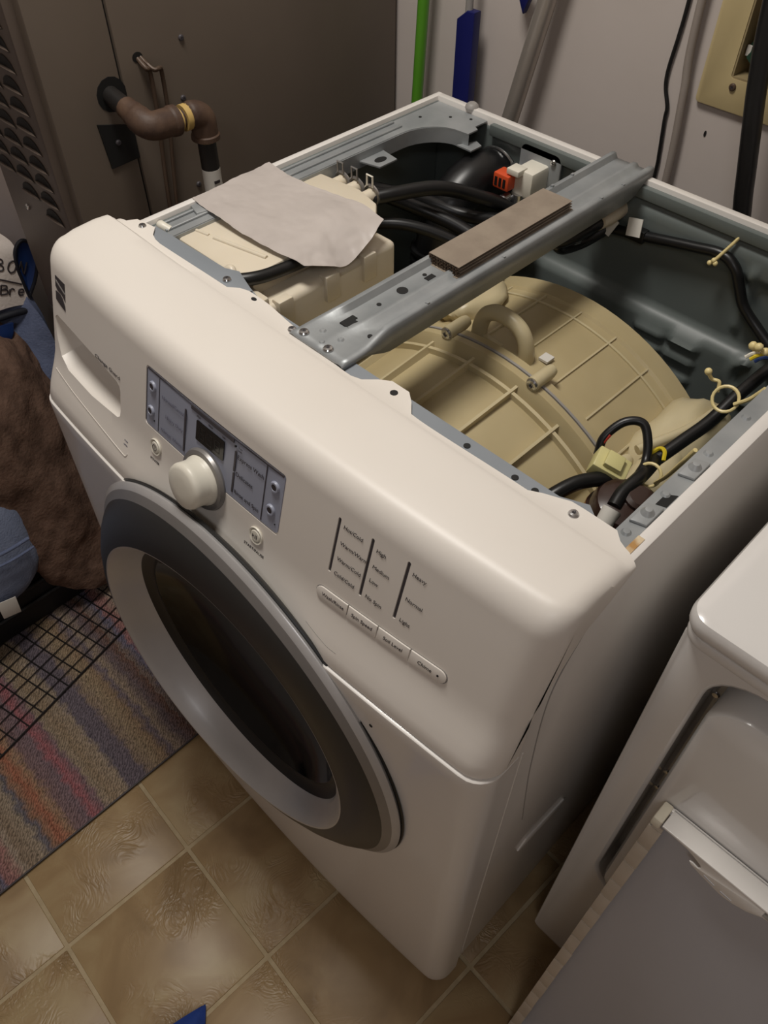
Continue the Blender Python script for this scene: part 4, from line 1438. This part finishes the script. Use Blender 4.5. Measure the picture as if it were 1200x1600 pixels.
# ------------------------------------------------------------------ furnace
fu = root('furnace', 'tall taupe sheet-metal furnace cabinet behind the left of the washer', 'furnace', (-.357, .55, 0))
FXR, FXL, FYF, FYB = -.245, -.456, .232, .872
box('cabinet_body', (FXL, FYF + .004, 0), (FXR, .3445, 2.0), 'furnace', fu, bev=.004)
box('cabinet_body', (FXL, .3475, 0), (FXR, FYB, 2.0), 'furnace', fu, bev=.002)
box('seam_filler', (FXL + .02, .340, 0), (FXR - .006, .352, 2.0), 'black', fu)
prism('front_door', [(FXL + .004, .60), (FXR - .016, .60), (FXR - .016, 1.98), (FXL + .004, 1.98)], lambda u, v, t: (u, t, v), FYF - .010, FYF + .006, 'furnacefront', fu, bev=.003)
lv = None
for ci, cx in enumerate((-.4180, -.3610, -.3040)):
    for ri in range(14):
        z = .842 + ri * .0262 + (.012 if ci == 1 else 0) - ci * .008
        if ci == 0 and ri < 1:
            continue
        if lv is None:
            # slot with an arched hood above it
            sl = []
            N = 10
            vs, fs = [], []
            for q in range(N + 1):
                u = -1 + 2 * q / N
                h = .0065 * (1 - u * u) ** .6
                x = .0245 * u
                vs += [(x, -.0003, -.0082 + h * .55), (x, -.0003, -.0078 + h * 2.55)]
            for q in range(N):
                fs.append((q * 2, q * 2 + 2, q * 2 + 3, q * 2 + 1))
            lv = mesh('louver_slot', vs, fs, 'black', fu, fix=False)
            vs, fs = [], []
            for q in range(N + 1):
                u = -1 + 2 * q / N
                h = .0065 * (1 - u * u) ** .6
                x = .0255 * u
                vs += [(x, 0, -.0105), (x, -.0002 - h * .75, -.0090 + h * .5), (x, -.0010 - h * .75, -.0080 + h * .5), (x, -.0002, -.0084 + h * .5)]
            for q in range(N):
                for s_ in range(4):
                    a, b = q * 4 + s_, q * 4 + (s_ + 1) % 4
                    fs.append((a, b, b + 4, a + 4))
            lh = mesh('louver_hood', vs, fs, 'furnacefront', lv)
            lo_, hh = lv, lh
        else:
            lo_ = dup(lv, fu)
            hh = dup(lh, lo_)
        lo_.matrix_basis = Matrix.Translation((cx, FYF - .0108, z))
        lo_.matrix_parent_inverse = WM[fu.name].inverted()
screw((-.392, FYF - .010, .806), (0, -1, 0), .005, fu)
for y, z in ((.448, 1.024), (.435, .948), (.436, .819)):
    screw((FXR, y, z), (1, 0, 0), .0042, fu, 'darkgrey')
hole((FXR, .3265, .983), (1, 0, 0), .0225, fu, 'pipe_hole')
prism('knockout_plate', [(.294, .953), (.346, .938), (.346, .892), (.300, .890)], lambda u, v, t: (t, u, v), FXR - .001, FXR + .0025, 'black', fu)
screw((FXR + .0025, .318, .922), (1, 0, 0), .004, fu, 'darkgrey')
hole((FXR, .376, 1.017), (1, 0, 0), .0065, fu, 'tube_hole', ry=.008)

# gas pipe
gp = root('gas_pipe', 'rusty iron gas pipe elbowing out of the taupe furnace side', 'pipe', (-.16, .395, 0))
PX = -.157
tube('nipple', [(FXR - .02, .326, .984), (-.19, .3215, .976)], .0125, 'blackpipe', gp, seg=16, smooth=False)
tube('coupling', [(-.206, .323, .978), (-.185, .321, .975)], .0150, 'iron', gp, seg=16, smooth=False)
tube('elbow', [(-.190, .3215, .976), (-.166, .3205, .972), (-.156, .329, .9685), (PX, .352, .966), (PX, .364, .965)], .0185, 'iron', gp, seg=18, rf=lambda t: .0165 if t < .12 else .0195 if t > .8 else .018)
tube('sealant_tape', [(PX, .3635, .965), (PX, .3690, .9648)], .0150, 'dope', gp, seg=16, smooth=False)
tube('nipple', [(PX, .3660, .9648), (PX, .3800, .9645)], .0125, 'iron', gp, seg=16, smooth=False)
tube('sealant_tape', [(PX, .3735, .9645), (PX, .3830, .9642)], .0168, 'dope', gp, seg=16, smooth=False)
tube('elbow', [(PX, .3820, .9642), (PX, .394, .9635), (PX, .4045, .956), (PX, .406, .940), (PX, .406, .928)], .0185, 'iron', gp, seg=18, rf=lambda t: .0170 if t < .1 else .0200 if t > .86 else .018)
tube('sealant_tape', [(PX, .406, .9285), (PX, .406, .9255)], .0150, 'dope', gp, seg=16, smooth=False)
tube('pipe', [(PX, .406, .928), (PX, .406, 0.0)], .0130, 'blackpipe', gp, seg=18, smooth=False)
tube('pipe_label', [(PX, .406, .886), (PX, .406, .842)], .0134, 'label', gp, seg=18, smooth=False)
box('label_print', (PX + .0125, .400, .868), (PX + .0140, .409, .872), 'ink', gp)
# thin copper lines
tg_ = tag(tube('copper_line', [(-.25, .376, 1.017), (-.232, .378, 1.006), (-.2335, .384, .998), (-.2345, .383, .94), (-.2345, .376, .86), (-.2345, .372, .78), (-.2345, .37, .60)], .0034, 'copper', None, seg=8),
          'thin copper line running straight down the furnace side behind the gas pipe', 'tube')
tag(tube('capillary_tube', [(-.25, .380, 1.018), (-.228, .386, 1.004), (-.227, .396, 1.003), (-.2305, .400, .994), (-.232, .399, .94), (-.233, .390, .86), (-.233, .383, .78), (-.233, .38, .60)], .0030, 'copper', None, seg=8),
    'thin copper tube with a bent top, nearer the wall of the two', 'tube')

# ------------------------------------------------------------------ things on and against the back wall
br = root('broom', 'bright green broom handle standing by the furnace', 'broom', (-.19, .845, 0))
tube('handle', [(-.205, .845, .02), (-.145, .845, 1.30)], .0095, 'green', br, seg=16, smooth=False)
box('broom_head', (-.238, .825, .0), (-.150, .868, .05), 'grey', br, bev=.006)
bl = root('blue_mop', 'flat navy blue handle standing between green broom and silver pole', 'mop', (-.07, .85, 0))
prism('flat_handle', [(-.083, .05), (-.047, .05), (-.049, 1.012), (-.064, 1.012), (-.083, .997)], lambda u, v, t: (u, t, v), .838, .855, 'blue', bl, bev=.002)
tube('stem', [(-.066, .846, .99), (-.066, .846, 1.3)], .006, 'grey', bl, seg=12, smooth=False)
box('foot_pad', (-.095, .832, 0), (-.035, .868, .055), 'grey', bl, bev=.005)
pl = root('metal_pole', 'leaning silver metal pole to the right of the blue mop', 'pole', (-.12, .835, 0))
tube('pole', [(-.125, .785, .02), (.117, .866, 1.30)], .0135, 'pole', pl, seg=20, smooth=False)
tube('pole_foot', [(-.129, .784, .0), (-.123, .786, .03)], .016, 'rubber', pl, seg=16, smooth=False)
prism('blue_grip', [(.030, 1.026), (.044, 1.060), (.020, 1.075), (.012, 1.06)], lambda u, v, t: (u, t, v), .850, .862, 'blue', pl, bev=.002)
tag(tube('black_cable', [(.268, .8765, 1.5), (.268, .8765, 1.20), (.2675, .8765, 1.09), (.266, .8765, 1.05), (.263, .8765, 1.008), (.2655, .8765, .985), (.275, .8765, .962), (.276, .8765, .945), (.281, .8765, .90), (.283, .8765, .865), (.284, .8765, .70), (.284, .8765, .30)], .0028, 'rubber', None, seg=8),
    'thin wavy black cable hanging on the wall beside the grey cord', 'cable')
tag(tube('grey_cord', [(.285, .868, 1.5), (.289, .868, 1.09), (.298, .868, .985), (.306, .868, .872), (.31, .868, .60), (.31, .868, .25)], .0055, 'cordgrey', None, seg=12),
    'grey cord hanging between thin black cable and yellowed outlet box', 'cord')
ob_ = root('laundry_outlet_box', 'yellowed plastic washer outlet box set in the wall', 'outlet box', (.43, .88, 1.0))
outer = rrect(.3125, .562, .981, 1.215, .006)
plate_ = prism('flange', outer, lambda u, v, t: (u, t, v), .8735, .8798, 'beigebox', ob_, bev=.0015)
cut = prism('cut', rrect(.352, .525, 1.021, 1.18, .004), lambda u, v, t: (u, t, v), .85, .90, 'black')
subtract(plate_, [cut])
for nm, lo2, hi2 in (('box_side', (.350, .8790, 1.020), (.3535, .8799, 1.181)), ):
    pass
wall = bpy.data.objects['wall_back']
cut = prism('cut', rrect(.352, .525, 1.021, 1.18, .004), lambda u, v, t: (u, t, v), .85, .945, 'black')
subtract(wall, [cut])
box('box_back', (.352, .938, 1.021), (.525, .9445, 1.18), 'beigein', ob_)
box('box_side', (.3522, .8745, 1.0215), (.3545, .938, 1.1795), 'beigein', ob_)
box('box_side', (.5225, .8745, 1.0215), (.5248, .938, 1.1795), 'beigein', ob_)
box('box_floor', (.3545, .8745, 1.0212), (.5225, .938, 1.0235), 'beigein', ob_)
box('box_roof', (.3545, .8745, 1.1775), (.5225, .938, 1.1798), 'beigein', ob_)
screw((.3585, .8735, 1.0115), (0, -1, 0), .0048, ob_, 'copper')
lathe('valve_body', [(0, 0), (.011, 0), (.013, .006), (.013, .024), (.009, .03), (.009, .05), (0, .05)], (.374, .905, 1.034), (0, -.25, 1), 'valve', ob_, seg=14)
lathe('valve_handle', [(0, 0), (.014, 0), (.016, .004), (.014, .010), (0, .010)], (.373, .892, 1.052), (-.35, -.9, .2), 'valve', ob_, seg=8)
box('paper_bit', (.3565, .885, 1.046), (.3625, .888, 1.058), 'label', ob_)
tag(tube('black_water_hose', [(.385, .83, 1.40), (.390, .815, 1.25), (.402, .81, 1.12), (.414, .808, 1.05), (.426, .806, 1.0), (.442, .806, .93), (.456, .806, .86), (.462, .806, .70), (.462, .82, .45)], .0118, 'hose', None, seg=16),
    'thick black rubber hose hanging in front of the yellowed outlet box', 'hose')
tag(tube('black_drain_hose', [(.60, .79, 1.04), (.575, .795, .99), (.545, .80, .93), (.52, .80, .88), (.505, .80, .80), (.50, .80, .55)], .016, 'hose', None, seg=16),
    'black hose slanting down behind the rear right rim of the washer', 'hose')
hole((.338, .8798, .9435), (0, -1, 0), .0018, wall, 'wall_nick', ry=.004)

# ------------------------------------------------------------------ rug, wire panel, crate, laundry
rugob = tag(box('rug', (-.90, -1.30, .0004), (.083, .205, .0062), 'rug', bev=.001),
            'flat woven rug with faded purple, tan, red and blue stripes', 'rug')
tube('binding', [(.083, -1.30, .0042), (.083, .20, .0042)], .0022, 'ink', rugob, seg=8, smooth=False)

wp = root('wire_panel', 'black wire grid panel lying flat on the striped rug', 'wire panel', (-.25, -.1, .007))
B0 = Vector((-.133, -.26, .0085))
eb = Vector((-.085, .352, 0)).normalized()
ep = Vector((-eb.y, eb.x, 0))
b_min, b_max, p_max = -.30, .420, .30
def wpt(b, p_):
    return B0 + eb * b + ep * p_
for i in range(22):
    b = b_min + .0335 * i
    tube('long_wire', [wpt(b, -.001), wpt(b, p_max)], .0013, 'wire', wp, seg=6, smooth=False)
for i in range(12):
    q = .0265 * i
    tube('edge_wire' if i == 0 else 'cross_wire', [wpt(b_min, q) + Vector((0, 0, .0024)), wpt(b_min + .0335 * 21, q) + Vector((0, 0, .0024))], .0021 if i == 0 else .0011, 'wire', wp, seg=6, smooth=False)

cr = root('black_tray', 'black plastic tray under the heap of laundry on the rug', 'tray', (-.62, -.12, .007))
box('tray_floor', (-.93, -.62, .0125), (-.352, .200, .022), 'crate', cr, bev=.003)
for nm, a, b in (('tray_wall', (-.362, -.62, .0125), (-.350, .200, .115)), ('tray_wall', (-.93, -.62, .0125), (-.918, .200, .115)), ('tray_wall', (-.918, -.62, .0125), (-.362, -.608, .115)), ('tray_wall', (-.918, .188, .0125), (-.362, .200, .115))):
    box(nm, a, b, 'crate', cr, bev=.003)
tube('tray_rim', [(-.350, -.62, .116), (-.350, .20, .116)], .006, 'crate', cr, seg=10, smooth=False)
tube('tray_rib', [(-.346, -.62, .075), (-.346, .20, .075)], .004, 'crate', cr, seg=8, smooth=False)

# blue quilt heap filling the tray (under everything else)
blue_rows = [[(-.90, -.60, .30), (-.90, -.35, .42), (-.90, -.10, .52), (-.90, .06, .52), (-.90, .222, .50)],
             [(-.74, -.60, .38), (-.74, -.35, .50), (-.74, -.10, .58), (-.74, .06, .58), (-.74, .222, .55)],
             [(-.58, -.60, .36), (-.58, -.35, .48), (-.58, -.10, .545), (-.58, .10, .560), (-.575, .224, .585)],
             [(-.49, -.60, .28), (-.49, -.35, .40), (-.49, -.10, .455), (-.49, .12, .490), (-.515, .224, .590)],
             [(-.44, -.60, .18), (-.44, -.35, .28), (-.44, -.10, .33), (-.452, .12, .38), (-.468, .212, .500)],
             [(-.415, -.60, .08), (-.415, -.35, .12), (-.415, -.10, .14), (-.42, .10, .14), (-.425, .196, .18)]]
quilt = grid_patch('blue_quilt', blue_rows, 'denim', None, nu=12, nv=12, thick=.02, amp=.018, freq=9, seed=2, amp2=.004, freq2=34)
tag(quilt, 'slate blue quilt heaped between the washer corner and the brown blanket', 'quilt')

bl_rows = [[(-.62, .02, .630), (-.56, .09, .615), (-.51, .142, .572), (-.475, .168, .508), (-.455, .180, .391)],
           [(-.53, .00, .610), (-.47, .06, .590), (-.425, .104, .538), (-.415, .135, .450), (-.41, .168, .324)],
           [(-.45, -.06, .530), (-.385, .000, .500), (-.365, .047, .433), (-.362, .090, .337), (-.365, .142, .206)],
           [(-.40, -.09, .420), (-.350, -.040, .372), (-.340, .008, .282), (-.336, .066, .214), (-.340, .126, .115)],
           [(-.365, -.09, .300), (-.335, -.034, .240), (-.325, -.002, .155), (-.322, .045, .122), (-.330, .110, .062)],
           [(-.355, -.08, .230), (-.338, -.015, .184), (-.330, .002, .110), (-.320, .060, .055), (-.332, .108, .030)]]
blk = grid_patch('brown_blanket', bl_rows, 'brown', None, nu=16, nv=14, thick=.012, amp=.012, freq=13, seed=9, amp2=.0035, freq2=50)
tag(blk, 'fuzzy dark brown blanket draped down the heap beside the washer', 'blanket')

cu = root('blue_cushion', 'light blue padded cushion with a white tag at the foot of the brown blanket', 'cushion', (-.36, -.18, .12))
def cushion(name, c, rx, ry, rz, m, parent, rot=(0, 0, 0), seed=0):
    o = blob(name, (0, 0, 0), (rx, ry, rz), m, parent, seed, .07, 44, 3.2)
    M4 = Matrix.Translation(c) @ Euler(rot).to_matrix().to_4x4()
    o.data.transform(M4)
    return o
cushion('cushion_body', (-.355, -.165, .290), .060, .175, .140, 'denim2', cu, (0, -.28, 0.12), 4)
tube('piping', [(-.290, -.32, .360), (-.285, -.24, .345), (-.282, -.15, .325), (-.284, -.07, .305), (-.298, -.015, .290)], .0035, 'denim', cu, seg=8)
tube('piping', [(-.284, -.32, .335), (-.280, -.24, .322), (-.277, -.15, .303), (-.279, -.07, .284), (-.294, -.014, .268)], .0025, 'denim', cu, seg=8)
prism('care_tag', [(-.120, .215), (-.086, .206), (-.090, .162), (-.122, .170)], lambda u, v, t: (t, u, v), -.2712, -.2700, 'label', cu, bev=.0003)

# white canvas bag with marker lettering and a blue satin lining
bag = root('canvas_bag', 'white canvas bag with dark marker lettering and blue binding on the heap', 'bag', (-.52, .12, .58))
bag_rows = [[(-.60, .02, .745), (-.59, .10, .735), (-.565, .170, .722), (-.545, .205, .712)],
            [(-.54, .02, .715), (-.53, .10, .712), (-.515, .175, .702), (-.508, .217, .692)],
            [(-.52, .02, .670), (-.512, .10, .668), (-.502, .170, .662), (-.500, .206, .655)],
            [(-.51, .02, .630), (-.503, .10, .630), (-.498, .170, .622), (-.498, .208, .610)],
            [(-.505, .02, .600), (-.50, .10, .602), (-.497, .160, .600), (-.497, .204, .590)]]
canv = grid_patch('canvas', bag_rows, 'canvas', bag, nu=14, nv=14, thick=.004, amp=.003, freq=20, seed=11)
tube('binding', [(-.497, .02, .592), (-.494, .10, .592), (-.492, .16, .588), (-.493, .196, .581)], .0062, 'navy', bag, seg=10)
lining = grid_patch('satin_fold', [[(-.56, .0, .56), (-.50, .05, .585), (-.485, .12, .583), (-.49, .16, .575)], [(-.55, .0, .54), (-.485, .05, .565), (-.475, .11, .562), (-.485, .15, .558)], [(-.54, .0, .52), (-.48, .04, .545), (-.472, .09, .548), (-.482, .13, .545)]], 'royal', bag, nu=10, nv=10, thick=.006, amp=.004, freq=25, seed=5)
loop = [(-.494, .208, .602), (-.496, .207, .630), (-.497, .207, .660), (-.498, .214, .688), (-.499, .230, .700), (-.498, .244, .688), (-.497, .246, .662), (-.495, .230, .630), (-.494, .209, .604)]
tube('binding', loop, .0032, 'navy', bag, seg=8, closed=False)
lv_ = [Vector(q) for q in loop]
c_ = sum(lv_, Vector()) / len(lv_)
cl2 = catmull(loop, 5)
vs = [c_ + Vector((-.010, .002, 0))] + [Vector(q) for q in cl2]
nv_ = len(vs)
vs += [v + Vector((-.006, 0, 0)) for v in vs]
fs = []
for i in range(1, nv_):
    j = i + 1 if i + 1 < nv_ else 1
    fs.append((0, i, j))
    fs.append((nv_, nv_ + j, nv_ + i))
    fs.append((i, nv_ + i, nv_ + j, j))
mesh('satin_lining', vs, fs, 'royal', bag, ang=80)
def bag_text(body, y, z, size, rot):
    # lettering runs along +y, up is roughly +z, facing +x
    M4 = Matrix(((0, 0, 1, -.4935), (1, 0, 0, y), (0, 1, 0, z), (0, 0, 0, 1))) @ Matrix.Rotation(rot, 4, 'Z')
    return M4
def marker(pts, parent, r=.0014):
    return tube('marker_stroke', pts, r, 'ink', parent, seg=6, n=6)
from mathutils.bvhtree import BVHTree
_bvh = BVHTree.FromPolygons([v.co.copy() for v in canv.data.vertices], [tuple(p_.vertices) for p_ in canv.data.polygons])
def on_bag(y, z):
    # where the marker meets the canvas, drawn from the open side
    hit = _bvh.ray_cast(Vector((-.2, y, z)), Vector((-1, 0, 0)))
    return hit[0].x + .0006 if hit[0] is not None else -.50
def glyph(strokes, y0, z0, s, a):
    for st in strokes:
        P = []
        for u, v in st:
            yy = y0 + s * (u * math.cos(a) - v * math.sin(a))
            zz_ = z0 + s * (u * math.sin(a) + v * math.cos(a))
            P.append((on_bag(yy, zz_), yy, zz_))
        marker(P, bag)
Bg = [[(0, 0), (0, 1)], [(0, 1), (.5, .95), (.55, .7), (.1, .52)], [(.1, .52), (.65, .45), (.65, .1), (0, 0)]]
Og = [[(.3, 0), (.05, .3), (.1, .8), (.4, 1), (.65, .7), (.6, .2), (.3, 0)]]
Ng = [[(0, 0), (.05, 1)], [(.05, 1), (.5, 0), (.55, 1)]]
Rg = [[(0, 0), (0, .6)], [(0, .5), (.25, .68), (.45, .55)]]
Eg = [[(0, .3), (.5, .35), (.4, .65), (.1, .6), (0, .3), (.15, 0), (.5, .08)]]
ag = -.55
for i, g_ in enumerate((Bg, Og, Ng)):
    glyph(g_, .168 + i * .019, .671 - i * .0115, .021, ag)
marker([(on_bag(y_, z_), y_, z_) for y_, z_ in ((.158, .662), (.170, .654), (.180, .647), (.192, .638), (.203, .630))], bag)
for i, g_ in enumerate((Bg, Rg, Eg)):
    glyph(g_, .163 + i * .014, .627 - i * .007, .017, -.4)
glyph(Og, .146, .622, .014, -.4)

# blue cloth corner in the near foreground
cl_rows = [[(.4525, -.236, .004), (.4525, -.236, .004), (.4530, -.2355, .004)],
           [(.440, -.290, .010), (.462, -.272, .016), (.484, -.262, .006)],
           [(.425, -.36, .012), (.47, -.33, .028), (.52, -.30, .008)],
           [(.42, -.42, .008), (.49, -.40, .022), (.56, -.37, .006)]]
bc = grid_patch('blue_cloth', cl_rows, 'bluecloth', None, nu=10, nv=10, thick=.0025, amp=.0008, freq=30, seed=6)
tag(bc, 'royal blue cloth corner on the tiles in the near foreground', 'cloth')
